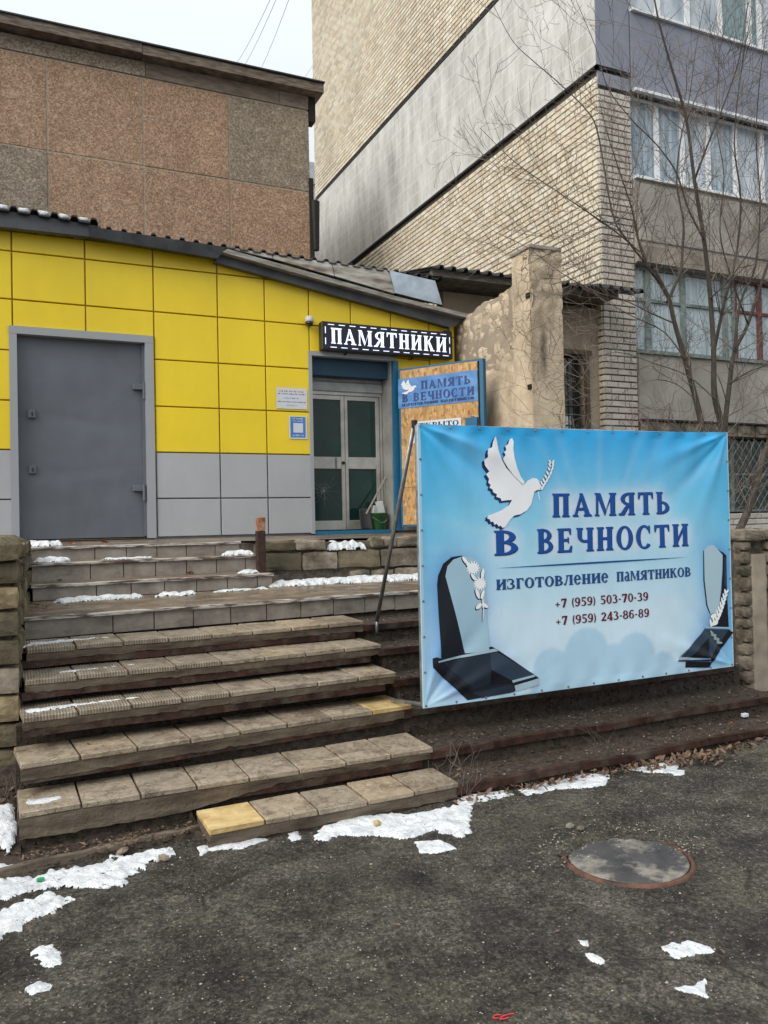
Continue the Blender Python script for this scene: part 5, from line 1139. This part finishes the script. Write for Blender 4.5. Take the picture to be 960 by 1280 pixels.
for (cx, cy, rx, ry, a) in ((295,145,.035,.013,-.9),(312,170,.03,.012,-1.1),(400,225,.04,.014,1.4),(345,245,.03,.012,-.9),(370,345,.04,.013,-1.2),(400,350,.035,.013,1.2),(378,420,.03,.016,.6),(415,415,.03,.013,-.6),(402,400,.04,.006,1.57),(405,460,.06,.004,1.5)):
    c = P1([(cx, cy)])[0]; fl.append(ell(c[0], c[1], rx, ry, a, 10)); fd.append(ell(c[0]-.006, c[1]-.006, rx*1.08, ry*1.2, a, 10))
sheet('flower_print', fd, 's_slate', .0014); sheet('flower_print', fl, 'white', .0020)
S2 = lambda nm, pts, c, l: [sheet(nm, [P2(p)], c, l) for p in pts]
S2('gravestone_print', [[(445,150),(492,180),(512,200),(518,460),(530,720),(395,715),(430,640),(462,590),(480,450),(488,300),(488,200)], [(352,160),(355,380),(375,560),(400,620),(392,622),(368,560),(348,380),(347,165)]], 's_blk', .0010)
S2('gravestone_print', [[(352,160),(380,127),(420,122),(447,150),(486,196),(484,300),(474,450),(458,590),(430,640),(398,622),(377,560),(357,380)]], 'pale', .0013)
S2('gravestone_print', [[(498,210),(508,215),(514,430),(500,420)], [(360,735),(530,738),(390,945),(175,940)], [(375,728),(360,735),(180,930),(165,940)]], 's_mid', .0015)
S2('gravestone_print', [[(390,795),(245,940),(392,945),(384,900)], [(530,738),(392,945),(400,985),(560,760)], [(215,972),(390,972),(402,985),(386,1015),(210,1015)]], 's_blk', .0017)
S2('gravestone_print', [[(360,717),(535,722),(535,733),(360,728)], [(165,938),(240,940),(240,957),(162,960)]], 's_lt', .0020)
S2('gravestone_print', [[(160,962),(240,960),(392,955),(392,968),(240,972),(155,970)]], 's_slate', .0019)
fl = []; fd = []
for i in range(9):
    t = i/8; x = 415+95*t**.8; y = 690-225*t**1.15
    for sg in (-1, 1):
        c = P2([(x+sg*14*(1-.6*t), y)])[0]; a = math.pi/2-.35-sg*.55; fl.append(ell(c[0], c[1], .034*(1.1-.3*t), .011, a, 10)); fd.append(ell(c[0]+.003, c[1]-.003, .038*(1.1-.3*t), .0135, a, 10))
for (cx, cy) in ((430,690),(420,640)): c = P2([(cx, cy)])[0]; fl.append(ell(c[0], c[1], .035, .02, .2, 12)); fd.append(ell(c[0], c[1], .039, .024, .2, 12))
sheet('leaf_print', fd, 's_slate', .0019); sheet('leaf_print', fl, 'white', .0024)
fl = [ell(*P2([(415+10*i, 765+14*i)])[0], .03, .010, -.9+(.8 if i % 2 else 0), 10) for i in range(6)]; sheet('leaf_print', fl, 'grey', .0021)
# hem, eyelets, frame
hem = MB()
def hemstrip(pa):
    n_ = len(pa); s0 = len(hem.v)
    for (u, v, du, dv) in pa: hem.v += [bmap(u, v, .0012), bmap(u+du, v+dv, .0012), (bmap(u, v)[0]-du*.0, BYb+.012, bmap(u, v)[2])]
    for i in range(n_-1): hem.f += [(s0+i*3, s0+i*3+1, s0+i*3+4, s0+i*3+3), (s0+i*3, s0+i*3+3, s0+i*3+5, s0+i*3+2)]
hemstrip([(0, BV*i/40, .022, 0) for i in range(41)]); hemstrip([(BU, BV*i/40, -.012, 0) for i in range(41)])
hemstrip([(BU*i/60, 0, 0, .012) for i in range(61)])
hem.build('hem', I('hem_pale_blue', 168, 205, 226), ban)
fr = MB(); zb = BZ
for (a, b) in (((BX+.01, BYb+.035, zb+.01), (BX+.01, BYb+.035, zb+BV-.01)), ((BX+BU-.01, BYb+.035, zb+.03), (BX+BU-.01, BYb+.035, zb+BV+.0)), ((BX+.01, BYb+.035, zb+.012), (BX+BU-.01, BYb+.035, zb+.033)), ((BX+.01, BYb+.035, zb+BV-.012), (BX+BU-.01, BYb+.035, zb+BV+.005)), ((BX+1.5, BYb+.06, zb+.02), (BX+1.5, BYb+.06, zb+BV-.01))): fr.tube([a, b], .014, 8)
fr.tube([(BX+.03, BYb+.04, zb+.015), (BX+.03, 5.62, .50)], .014, 8).tube([(BX+BU-.1, BYb+.04, zb+.035), (BX+BU-.1, 5.62, .47)], .014, 8)
fr.build('frame', mt['steel_tube'], ban)
eye = MB().lathe((0, 0, 0), [(.008, 0), (.009, .002), (.006, .003), (.005, .003)], 12); em, _ = eye.mesh('eyelet', mt['steel_tube'], (0, 0, 0))
for i in range(13):
    for v in (.016, BV-.016):
        u = .02+(BU-.04)*i/12; p = bmap(u, v, .001); o = link('eyelet', em, p, ban); o.rotation_euler = (R(90), 0, 0)
for i in range(1, 8):
    for u in (.016, BU-.016): p = bmap(u, BV*i/8, .002); o = link('eyelet', em, p, ban); o.rotation_euler = (R(90), 0, 0)
tie = MB()
for i in range(13):
    u = .02+(BU-.04)*i/12
    for v, s_ in ((.016, -1), (BV-.016, 1)):
        p = Vector(bmap(u, v, .004)); tie.tube([p, p+Vector((.003, -.003, s_*.018)), p+Vector((.002, .02, s_*.022)), p+Vector((0, .035, s_*.005))], .0018, 4)
tie.build('wire_tie', mt['steel_tube'], ban)
pp = thing('prop_pole', (2.5, 5.9, 1.0), 'thin grey steel pole leaning from the steps against the banner left corner', 'pole')
a = PY(518, 529, 5.10); b = PZ(471, 776, 1.03)
c = Vector((b.x-.005, b.y-.01, .93))
MB().tube([a, b], .017, 10).tube([b+Vector((0, 0, .02)), c], .013, 8).build('pole_shaft', mt['steel_tube'], pp, True)
MB().tube([a+Vector((0, 0, -.03)), a+Vector((0, 0, .02))], .022, 8).build('rubber_cap', mt['iron'], pp)
# ------------------------------------------------------------------ trees
def grow(mb, p, d, L, r, depth, thin=.0021, nseg=6, sprd=1.0):
    pts = [p.copy()]; rad = [r]; n_ = max(3, int(nseg)); st = L/n_; kids = []
    curl = Vector((random.uniform(-1, 1), random.uniform(-1, 1), random.uniform(-.2, .6)))*.10
    for i in range(n_):
        d = (d+curl+Vector([random.gauss(0, .10) for _ in range(3)])+Vector((0, 0, .035))).normalized(); p = p+d*st; pts.append(p.copy()); rad.append(max(thin, r*(1-(i+1)/n_*.75)))
        if depth > 0 and i >= 1 and random.random() < .62: kids.append((p.copy(), d.copy(), rad[-1], i/n_))
    mb.tube(pts, rad, 4 if r > .006 else 3, False)
    for (q, dd, rr_, t) in kids:
        ax = dd.cross(Vector([random.gauss(0, 1) for _ in range(3)])).normalized(); an = R(random.uniform(22, 58))*sprd
        nd = (dd*math.cos(an)+ax*math.sin(an)).normalized(); grow(mb, q, nd, L*random.uniform(.38, .72)*(1.1-.35*t), max(thin, rr_*.62), depth-1, thin, nseg-1, sprd)
def wpath(pts, Y0, Y1): return [PY(x, y, Y0+(Y1-Y0)*i/(len(pts)-1)) for i, (x, y) in enumerate(pts)]
def smooth_path(P, k=4):
    out = []
    for i in range(len(P)-1):
        p0, p1, p2, p3 = P[max(i-1, 0)], P[i], P[i+1], P[min(i+2, len(P)-1)]
        for j in range(k):
            t = j/k; out.append(.5*((2*p1)+(p2-p0)*t+(2*p0-5*p1+4*p2-p3)*t*t+(3*p1-p0-3*p2+p3)*t**3))
    return out+[P[-1]]
def limb(tree, tw, pts, Y0, Y1, r0, r1, nm='branch', kids=10, L=.7, depth=2, first=.25):
    P = smooth_path(wpath(pts, Y0, Y1)); n_ = len(P); rad = [r0+(r1-r0)*(i/(n_-1))**.8 for i in range(n_)]
    MB().tube(P, rad, 8 if r0 > .02 else 6).build(nm, mt['bark'] if r0 > .012 else mt['twig'], tree, True)
    for _ in range(kids):
        i = int((first+(1-first)*random.random())*(n_-2)); d = (P[i+1]-P[i]).normalized(); ax = d.cross(Vector([random.gauss(0, 1) for _ in range(3)])).normalized(); an = R(random.uniform(25, 65))
        nd = (d*math.cos(an)+ax*math.sin(an)); nd.y *= .6; nd = nd.normalized(); grow(tw, P[i], nd, L*random.uniform(.5, 1.2), min(rad[i]*.45, .008), depth)
tree = thing('bare_tree', (8.2, 7.7, 1.45), 'leafless multi-stemmed tree standing behind the banner in front of the apartment windows', 'tree')
tw = MB()
base = PY(898, 720, 7.6)
limb(tree, tw, [(893, 760), (884, 620), (878, 540), (870, 500), (857, 453), (843, 403), (836, 373), (826, 352), (818, 335)], 7.6, 7.5, .050, .017, 'trunk', 6, .6, 2, .4)
limb(tree, tw, [(902, 760), (906, 620), (903, 540), (893, 493), (892, 440), (888, 373), (880, 300), (868, 225), (858, 150), (838, 80), (822, 20), (812, -40)], 7.65, 7.3, .054, .007, 'trunk', 16, .9, 3, .3)
limb(tree, tw, [(904, 640), (906, 540), (912, 480), (918, 440), (935, 405), (958, 335), (985, 260), (1010, 180)], 7.65, 7.9, .043, .010, 'trunk', 12, .8, 3)
B_ = [([(836, 373), (822, 350), (808, 330), (798, 300), (790, 262), (778, 225), (760, 170), (748, 120)], .024, 10), ([(834, 378), (850, 340), (853, 313), (854, 275), (846, 230), (850, 180), (862, 120), (870, 60), (885, -20)], .022, 12),
      ([(806, 328), (780, 295), (765, 265), (748, 170), (735, 140), (700, 105), (665, 75), (640, 50), (615, 3)], .014, 9), ([(800, 315), (770, 290), (730, 262), (690, 235), (660, 215), (635, 195), (600, 160)], .011, 9),
      ([(845, 405), (815, 392), (780, 375), (745, 365), (700, 340), (660, 310), (620, 290)], .012, 9), ([(857, 450), (830, 415), (790, 395), (750, 372), (715, 345)], .011, 8),
      ([(892, 440), (905, 380), (920, 320), (926, 250), (918, 180), (925, 100), (940, 10)], .024, 13), ([(880, 300), (860, 260), (845, 215), (820, 180), (790, 150), (760, 110), (745, 60), (720, 0)], .014, 10),
      ([(868, 225), (885, 180), (905, 130), (925, 70), (935, 0)], .016, 10), ([(918, 440), (925, 380), (945, 330), (950, 250), (945, 170), (952, 80), (965, 0)], .020, 13),
      ([(912, 480), (935, 465), (960, 455), (1000, 430)], .014, 8), ([(895, 500), (860, 470), (820, 455), (770, 440), (730, 455), (700, 450)], .009, 8), ([(910, 520), (935, 505), (965, 480), (1000, 465)], .010, 8),
      ([(888, 373), (915, 345), (945, 300), (975, 240)], .013, 9), ([(870, 500), (845, 480), (815, 475), (780, 490), (750, 520)], .008, 8), ([(905, 550), (930, 520), (955, 510), (990, 500)], .008, 7),
      ([(858, 150), (875, 110), (900, 60), (910, 0)], .011, 8), ([(790, 262), (765, 280), (735, 290), (700, 310), (660, 330)], .007, 8), ([(935, 405), (915, 350), (900, 290), (905, 220), (895, 150), (900, 60)], .013, 9)]
for pts, r, k in B_: limb(tree, tw, pts, 7.5+random.uniform(-.15, .15), 7.5+random.uniform(-.7, .5), r, .0028, 'branch', int(k*1.9), .95, 2, .1)
tw.build('twigs', mt['twig'], tree, kind='stuff')
sap = thing('leaning_sapling', (8.5, 7.0, 1.45), 'thin leaning bare sapling in front of the barred ground-floor window at far right', 'tree'); tw2 = MB()
limb(sap, tw2, [(905, 700), (930, 650), (938, 628), (946, 600), (957, 565), (972, 530), (1000, 480)], 7.0, 7.0, .05, .03, 'trunk', 6, .5, 2)
for _ in range(10): grow(tw2, PY(random.uniform(915, 965), random.uniform(600, 655), 6.6), Vector((random.uniform(-1, 1), 0, random.uniform(.1, 1))).normalized(), .45, .004, 2)
tw2.build('twigs', mt['twig'], sap, kind='stuff')
scrub = thing('bare_scrub', (6.9, 7.4, 1.45), 'tangle of low bare twigs rising behind the top edge of the banner', 'shrub'); tw3 = MB()
for _ in range(22):
    px = random.uniform(705, 905); p = PY(px, 560, 7.2+random.uniform(-.3, .3)); grow(tw3, p, Vector((random.uniform(-1.2, 1.2), random.uniform(-.3, .3), random.uniform(.15, .8))).normalized(), random.uniform(.25, .5), .004, 2)
for _ in range(9): p = PY(random.uniform(720, 900), 640, 7.2); grow(tw3, Vector((p.x, p.y, 1.4)), Vector((random.uniform(-.4, .4), 0, 1)).normalized(), 1.5, .009, 2, nseg=8)
tw3.build('twigs', mt['twig'], scrub, kind='stuff')
# ------------------------------------------------------------------ snow
def snow(nm, poly, zf, th, cell_=.009, rag=.02, seed=0, edge=.05):
    P = np.array(poly); x0, y0 = P.min(0)-.03; x1, y1 = P.max(0)+.03
    nx_, ny_ = int((x1-x0)/cell_)+2, int((y1-y0)/cell_)+2; H = {}; mb = MB()
    def inside(x, y):
        ins = False; dm_ = 9; n_ = len(poly)
        for i in range(n_):
            ax_, ay = poly[i]; bx_, by = poly[(i+1) % n_]
            if (ay > y) != (by > y) and x < (bx_-ax_)*(y-ay)/(by-ay)+ax_: ins = not ins
            dx, dy = bx_-ax_, by-ay; t = max(0, min(1, ((x-ax_)*dx+(y-ay)*dy)/(dx*dx+dy*dy+1e-12))); dm_ = min(dm_, math.hypot(x-ax_-t*dx, y-ay-t*dy))
        return dm_ if ins else -dm_
    val = {}
    for i in range(nx_):
        for j in range(ny_):
            x, y = x0+i*cell_, y0+j*cell_
            s_ = inside(x, y); s_ = min(s_, .05)+rag*(mnoise.noise(Vector((x*8, y*8, seed)))*1.5+mnoise.noise(Vector((x*24, y*24, seed)))*1.3+mnoise.noise(Vector((x*62, y*62, seed)))*.35)
            val[i, j] = s_
    for i in range(nx_-1):
        for j in range(ny_-1):
            q = [(i, j), (i+1, j), (i+1, j+1), (i, j+1)]
            if max(val[k] for k in q) <= 0 or sorted(val[k] for k in q)[1] <= -cell_*.5: continue
            ids = []
            for k in q:
                if k not in H:
                    x, y = x0+k[0]*cell_, y0+k[1]*cell_; s_ = max(0, val[k]); t = min(1, s_/edge)
                    z = zf(x, y)+(th*(1-(1-t)**2)*(.75+.5*mnoise.noise(Vector((x*14, y*14, 3))))+.003*mnoise.noise(Vector((x*60, y*60, 1))) if s_ > 0 else -.006); H[k] = len(mb.v); mb.v.append((x, y, z))
                ids.append(H[k])
            mb.f.append(tuple(ids))
    if mb.f: return mb.build(nm, mt['snow'], None, True, 'stuff')
G0 = lambda pts: [tuple(PZ(x, y, 0)[:2]) for x, y in pts]
gz2 = lambda x, y: gz(x, y)+.002
snow('snow', G0([(-60, 1108), (0, 1100), (60, 1093), (120, 1082), (180, 1066), (215, 1060), (216, 1075), (185, 1080), (160, 1098), (148, 1112), (110, 1108), (80, 1112), (40, 1116), (0, 1122), (-60, 1130), (-60, 1152), (10, 1136), (60, 1118), (92, 1116), (85, 1128), (60, 1145), (30, 1158), (0, 1170), (-80, 1190)]), gz2, .018, seed=1, rag=.040)
snow('snow', G0([(246, 1060), (262, 1052), (290, 1052), (318, 1044), (334, 1050), (300, 1062), (262, 1065), (250, 1070)]), gz2, .014, seed=2, rag=.012)
snow('snow', G0([(392, 1045), (410, 1030), (450, 1020), (520, 1018), (585, 1006), (594, 1022), (582, 1045), (545, 1040), (500, 1048), (440, 1042), (405, 1055)]), gz2, .018, seed=3, rag=.032)
snow('snow', G0([(520, 1052), (550, 1048), (572, 1060), (540, 1068), (524, 1064)]), gz2, .010, seed=4, rag=.012)
snow('snow', G0([(568, 1003), (590, 994), (628, 988), (642, 994), (610, 1002), (580, 1010)]), gz2, .012, seed=5, rag=.012)
snow('snow', G0([(645, 988), (690, 976), (730, 967), (762, 968), (758, 982), (700, 986), (660, 994)]), gz2, .014, seed=6, rag=.012)
snow('snow', G0([(784, 962), (815, 956), (840, 948), (850, 955), (845, 966), (810, 966)]), gz2, .014, seed=7, rag=.010)
snow('snow', G0([(838, 962), (856, 963), (855, 969), (842, 969)]), gz2, .008, seed=8, rag=.004)
snow('snow', G0([(36, 1186), (55, 1178), (70, 1185), (72, 1205), (64, 1218), (52, 1204), (38, 1198)]), gz2, .010, seed=9, rag=.024)
snow('snow', G0([(28, 1238), (48, 1228), (66, 1232), (60, 1240), (38, 1248)]), gz2, .012, seed=10, rag=.006)
snow('snow', G0([(828, 1185), (855, 1176), (885, 1182), (893, 1192), (870, 1192), (850, 1203), (836, 1195)]), gz2, .010, seed=11, rag=.018)
snow('snow', G0([(842, 1238), (862, 1232), (880, 1218), (888, 1226), (884, 1246), (862, 1244)]), gz2, .008, seed=12, rag=.014)
snow('snow', G0([(722, 1174), (735, 1176), (736, 1182), (725, 1182)]), gz2, .006, seed=13, rag=.006)
snow('snow', G0([(729, 1190), (742, 1190), (758, 1200), (752, 1206), (735, 1200)]), gz2, .008, seed=14, rag=.006)
snow('snow', G0([(360, 1042), (372, 1038), (378, 1048), (364, 1052)]), gz2, .006, seed=15, rag=.008)
zbk = lambda x, y: bankz(x, y)+.012
snow('snow', [(-.6, 4.98), (-.25, 4.99), (-.02, 5.03), (.0, 5.2), (-.05, 5.34), (-.3, 5.3), (-.7, 5.2)], lambda x, y: bankz(x, y)+.02, .03, seed=16)
zr5 = RN['r5'][0]
snow('snow', [(.0, 5.13), (.12, 5.08), (.25, 5.12), (.22, 5.19), (.03, 5.22)], lambda x, y: zr5+.001, .014, seed=17, rag=.012)
snow('snow', [(-.5, 4.80), (-.1, 4.82), (.05, 4.86), (-.1, 4.93), (-.5, 4.90)], lambda x, y: .03, .016, seed=18)
def onrow(k, xa, xb, ya, yb, seed, th=.014): snow('snow', [(xa, fy(k, xa)+ya), ((xa+xb)/2, fy(k, xb)+ya+.02), (xb, fy(k, xb)+(ya+yb)/2), (xb-.05, fy(k, xb)+yb), (xa, fy(k, xa)+yb)], lambda x, y: RN[k][0]+.002, th, seed=seed, rag=.018, edge=.03)
onrow('r1', .05, .62, .14, .30, 21, .012); onrow('r3', .05, .75, .10, .2, 22, .012); onrow('r2', .25, .8, .14, .2, 23, .008)
onL = lambda pts, s_, th=.03: snow('snow', pts, lambda x, y: ZL+(y-YL(x))/(8.3-YL(x))*.05+.002, th, seed=s_, rag=.03)
onL([(.3, 7.36), (.7, 7.42), (1.0, 7.44), (1.05, 7.58), (.6, 7.58), (.3, 7.55)], 31, .035)
onL([(1.15, 7.45), (1.5, 7.48), (1.5, 7.62), (1.2, 7.62)], 32, .03); onL([(1.7, 7.55), (2.2, 7.62), (2.2, 7.7), (1.75, 7.68)], 33, .015)
onL([(2.2, 7.74), (2.7, 7.72), (3.4, 7.70), (4.2, 7.72), (5.4, 7.8), (5.4, 8.07), (4, 8.07), (3.1, 8.1), (2.4, 8.02)], 34, .045)
snow('snow', [(.15, 8.18), (.4, 8.16), (.5, 8.3), (.3, 8.42), (.15, 8.42)], lambda x, y: Z1+.004, .045, seed=35); snow('snow', [(.75, 8.25), (1.2, 8.27), (1.25, 8.4), (.8, 8.4)], lambda x, y: Z1+.004, .015, seed=36)
snow('snow', [(2.0, 7.85), (2.2, 7.85), (2.25, 8.05), (2.05, 8.08)], lambda x, y: Z2+.004, .03, seed=37, rag=.015); snow('snow', [(1.9, 8.25), (2.25, 8.2), (2.28, 8.45), (2.0, 8.44)], lambda x, y: Z1+.004, .05, seed=38)
snow('snow', [(3.02, 8.06), (3.45, 8.06), (3.45, 8.25), (3.02, 8.22)], lambda x, y: 1.58, .10, seed=39, rag=.012, edge=.05)
snow('snow', [(.08, 8.62), (.3, 8.55), (.42, 8.62), (.35, 8.85), (.1, 8.9)], lambda x, y: ZP+.005, .06, seed=40)
# ------------------------------------------------------------------ manhole
mc = Vector((3.0, 3.49, 0))
mh = thing('manhole_cover', tuple(mc), 'round iron manhole cover set in the asphalt, its far edge buried in grit', 'manhole cover')
MB().lathe((mc.x, mc.y, 0), [(.318, -.03), (.318, .004), (.314, .008), (.28, .009)], 64).build('cover', mt['iron_cover'], mh)
mb = MB(); N_ = 72
for k in range(N_):
    a = 2*math.pi*k/N_
    for r, h in ((.325, -.02), (.325, .004), (.330, .010), (.342, .010), (.348, .002), (.36, -.02)): mb.v.append((mc.x+math.cos(a)*r, mc.y+math.sin(a)*r, h+.001*nz(a, r, 0, 3)))
mb.f = [(k*6+i, ((k+1) % N_)*6+i, ((k+1) % N_)*6+i+1, k*6+i+1) for k in range(N_) for i in range(5)]
mb.build('rim', mt['iron_rim'], mh, True)
# ------------------------------------------------------------------ grit, leaves
mb = MB()
for _ in range(17000):
    x, y = random.uniform(-.6, 6.6), 1.3+3.6*random.random()**1.15
    if math.hypot(x-3, y-3.49) < .36: continue
    if mnoise.noise(Vector((x*1.2, y*1.2, 8))) < -.25 and random.random() < .8: continue
    r = random.choice((.002, .0025, .003, .003, .004, .005)) * (1.9 if random.random() < .03 else 1); rock(mb, (x, y, gz(x, y)+r*.3), r, .6)
for _ in range(360):
    a = random.uniform(-.4, 3.0); r = random.gauss(.39, .08); x, y = mc.x+math.cos(a)*r, mc.y+math.sin(a)*r; q = random.choice((.003, .005, .007)); rock(mb, (x, y, .008+q*.3), q, .6)
mb.build('grit', mt['pebble'], None, kind='stuff')
mb = MB()      # dirt that has crept over the cover's far side
for _ in range(3200):
    a = random.uniform(.25, 2.6); lim = .31-.07*math.sin((a-.25)/2.35*math.pi)+.05*nz(a, 0, 0, 3); r = random.uniform(lim, .36); x, y = mc.x+math.cos(a)*r, mc.y+math.sin(a)*r; q = random.choice((.006, .009, .012)); rock(mb, (x, y, .009), q, .5)
mb.build('dirt', mt['asphalt'], None, kind='stuff')
for (x, y, r) in ((PZ(712, 1035, 0).x, PZ(712, 1035, 0).y, .03), (PZ(726, 1038, 0).x, PZ(726, 1038, 0).y, .025)):
    s = stone_mesh(r*2, r*1.5, r, j=.006, cuts=2); me, _ = s.mesh('broken_concrete_lump', mt['ledge'], (0, 0, 0)); o = link('broken_concrete_lump', me, (x, y, r*.4)); tag(o, 'small pale lump of concrete behind the manhole cover' if r == .03 else 'smaller pale lump right of another behind the manhole', 'stone')
for (px, py, lb) in ((152, 1070, 'tan stone lying in the snow strip left of the steps'), (205, 1078, 'flat tan stone at the right tip of the left snow strip'), (473, 1033, 'tan stone embedded in the large snow patch below the steps')):
    p = PZ(px, py, 0); s = stone_mesh(.09, .05, .03, j=.008, cuts=2); me, _ = s.mesh('loose_stone', mt['tile_yellow'] if px == 473 else mt['tile'], (0, 0, 0)); o = link('loose_stone', me, (p.x, p.y, .025)); tag(o, lb, 'stone'); o.rotation_euler = (.1, .1, random.uniform(0, 3))
def leaf(mb, c, s, flatn=.25):
    a = random.uniform(0, 6.28); t1, t2 = random.uniform(-flatn, flatn), random.uniform(-flatn, flatn)
    ux = Vector((math.cos(a), math.sin(a), t1)); uy = Vector((-math.sin(a), math.cos(a), t2)); c = Vector(c)
    pr = [(-1, 0, .1), (-.5, .35, .0), (.1, .45, .15), (.7, .25, .1), (1.1, 0, .3), (.7, -.25, .05), (.1, -.45, .2), (-.5, -.35, .1), (0, 0, 0)]
    vs = [c+ux*s*x+uy*s*y+Vector((0, 0, z*s*random.uniform(.3, 1.5))) for x, y, z in pr]; mb.add(vs, [(8, i, (i+1) % 8) for i in range(8)])
mb = MB()
def scatter(n_, fx, fy_, fz, s0=.012, s1=.03, fl=.4):
    for _ in range(n_):
        x = fx(); y = fy_(x); leaf(mb, (x, y, fz(x, y)+.008), random.uniform(s0, s1), fl)
scatter(300, lambda: random.uniform(2.6, 6.2), lambda x: fy('r6', x)-.015-abs(random.gauss(0, .05)), lambda x, y: 0.0+random.uniform(0, .03), fl=.9)
scatter(150, lambda: random.gauss(4.55, .35), lambda x: 4.66-abs(random.gauss(0, .07)), lambda x, y: random.uniform(0, .05), fl=1)
scatter(130, lambda: random.uniform(.0, 1.0), lambda x: random.uniform(4.82, 5.0), lambda x, y: .05, .008, .02)
scatter(120, lambda: random.uniform(-.7, .02), lambda x: random.uniform(4.9, 5.6), bankz, fl=.8)
scatter(110, lambda: random.uniform(2.7, 6.2), lambda x: fy('r6', x)+random.uniform(.05, .35), lambda x, y: .09, .008, .02)
scatter(90, lambda: random.uniform(2.7, 6.2), lambda x: fy('r5', x)+random.uniform(.05, .35), lambda x, y: .235, .008, .02)
scatter(60, lambda: random.uniform(2.35, 3.2), lambda x: random.uniform(7.95, 8.1), lambda x, y: ZL+.04, fl=1)
scatter(60, lambda: random.uniform(-.5, 4.5), lambda x: random.uniform(2, 4.7), gz, .006, .014)
for k, (x, dy) in {'r5': (1.0, .1), 'r4': (.4, .2), 'r2': (.95, .12), 'r1': (.1, .1)}.items(): leaf(mb, (x, fy(k, x)+dy, RN[k][0]+.01), .02)
for p in ((.15, 7.2), (.2, 7.05), (.35, 7.0), (.25, 7.3)): leaf(mb, (p[0], p[1], ZL+.03), .04)
for p in ((.25, 7.8), (.35, 7.85), (.3, 7.75)): leaf(mb, (p[0], p[1], Z2+.015), .045)
mb.build('leaf_litter', mt['leaf'], None, kind='stuff')
for (x, y, z, s, lb) in ((.5, 8.85, ZP+.02, .05, 'orange-brown leaf on the platform near the snow by the side wall'), (.85, 9.2, ZP+.02, .045, 'orange leaf lying before the grey steel door'), (1.55, 8.08, Z2+.02, .035, 'orange leaf on the second upper step'), (*PY(912, 904, 4.95)[:], .03, 'orange leaf on the earth step under the banner right end')):
    m_ = MB(); leaf(m_, (x, y, z), s, .3); leaf(m_, (x+.03, y+.01, z), s*.8, .5); one('fallen_leaf', m_, mt['leaf_orange'], lb, 'leaf')
m_ = MB()   # dry stalks by the wall and kerb
for _ in range(26): grow(m_, Vector((random.uniform(-.35, .0), random.uniform(5.0, 5.5), .2)), Vector((random.uniform(-.3, .8), -.2, 1)).normalized(), random.uniform(.1, .25), .0015, 0, .0008)
for c_ in ((PY(582, 940, 4.7)), (PZ(760, 962, 0)), (PZ(548, 1003, 0))):
    for _ in range(7): grow(m_, Vector((c_.x+random.uniform(-.05, .05), c_.y, .02)), Vector((random.uniform(-.5, .5), 0, 1)).normalized(), random.uniform(.12, .3), .0014, 1, .0007)
m_.build('dry_weeds', mt['twig'], None, kind='stuff')
gb = PZ(51, 1106, 0); one('glass_shard', MB().chbox((gb.x-.02, gb.y-.012, .02), (gb.x+.02, gb.y+.012, .034), .004, .004), flat('green_glass', (.02, .3, .12), .1), 'small green shard on the snow at bottom left', 'shard')
for i, px in enumerate((621, 634)):
    c_ = PZ(px, 1274, 0); one('paint_mark', MB().tube([(c_.x+math.cos(t)*.016*(1+i), c_.y+math.sin(t)*.009, gz(c_.x, c_.y)+.006) for t in [k*.6 for k in range(9)]], .003, 4), flat('red_paint', (.45, .03, .04), .6), ('small red ring sprayed on the asphalt at the bottom edge', 'longer red squiggle beside the red ring on the asphalt')[i], 'paint mark')
pc = PY(911, 899, 4.95)
c_ = PZ(925, 898, .10); one('cigarette_pack', MB().chbox((c_.x+.05, c_.y, .10), (c_.x+.11, c_.y+.04, .13), .004, .003), paper, 'small crumpled white packet on the earth step below the banner right corner', 'litter')
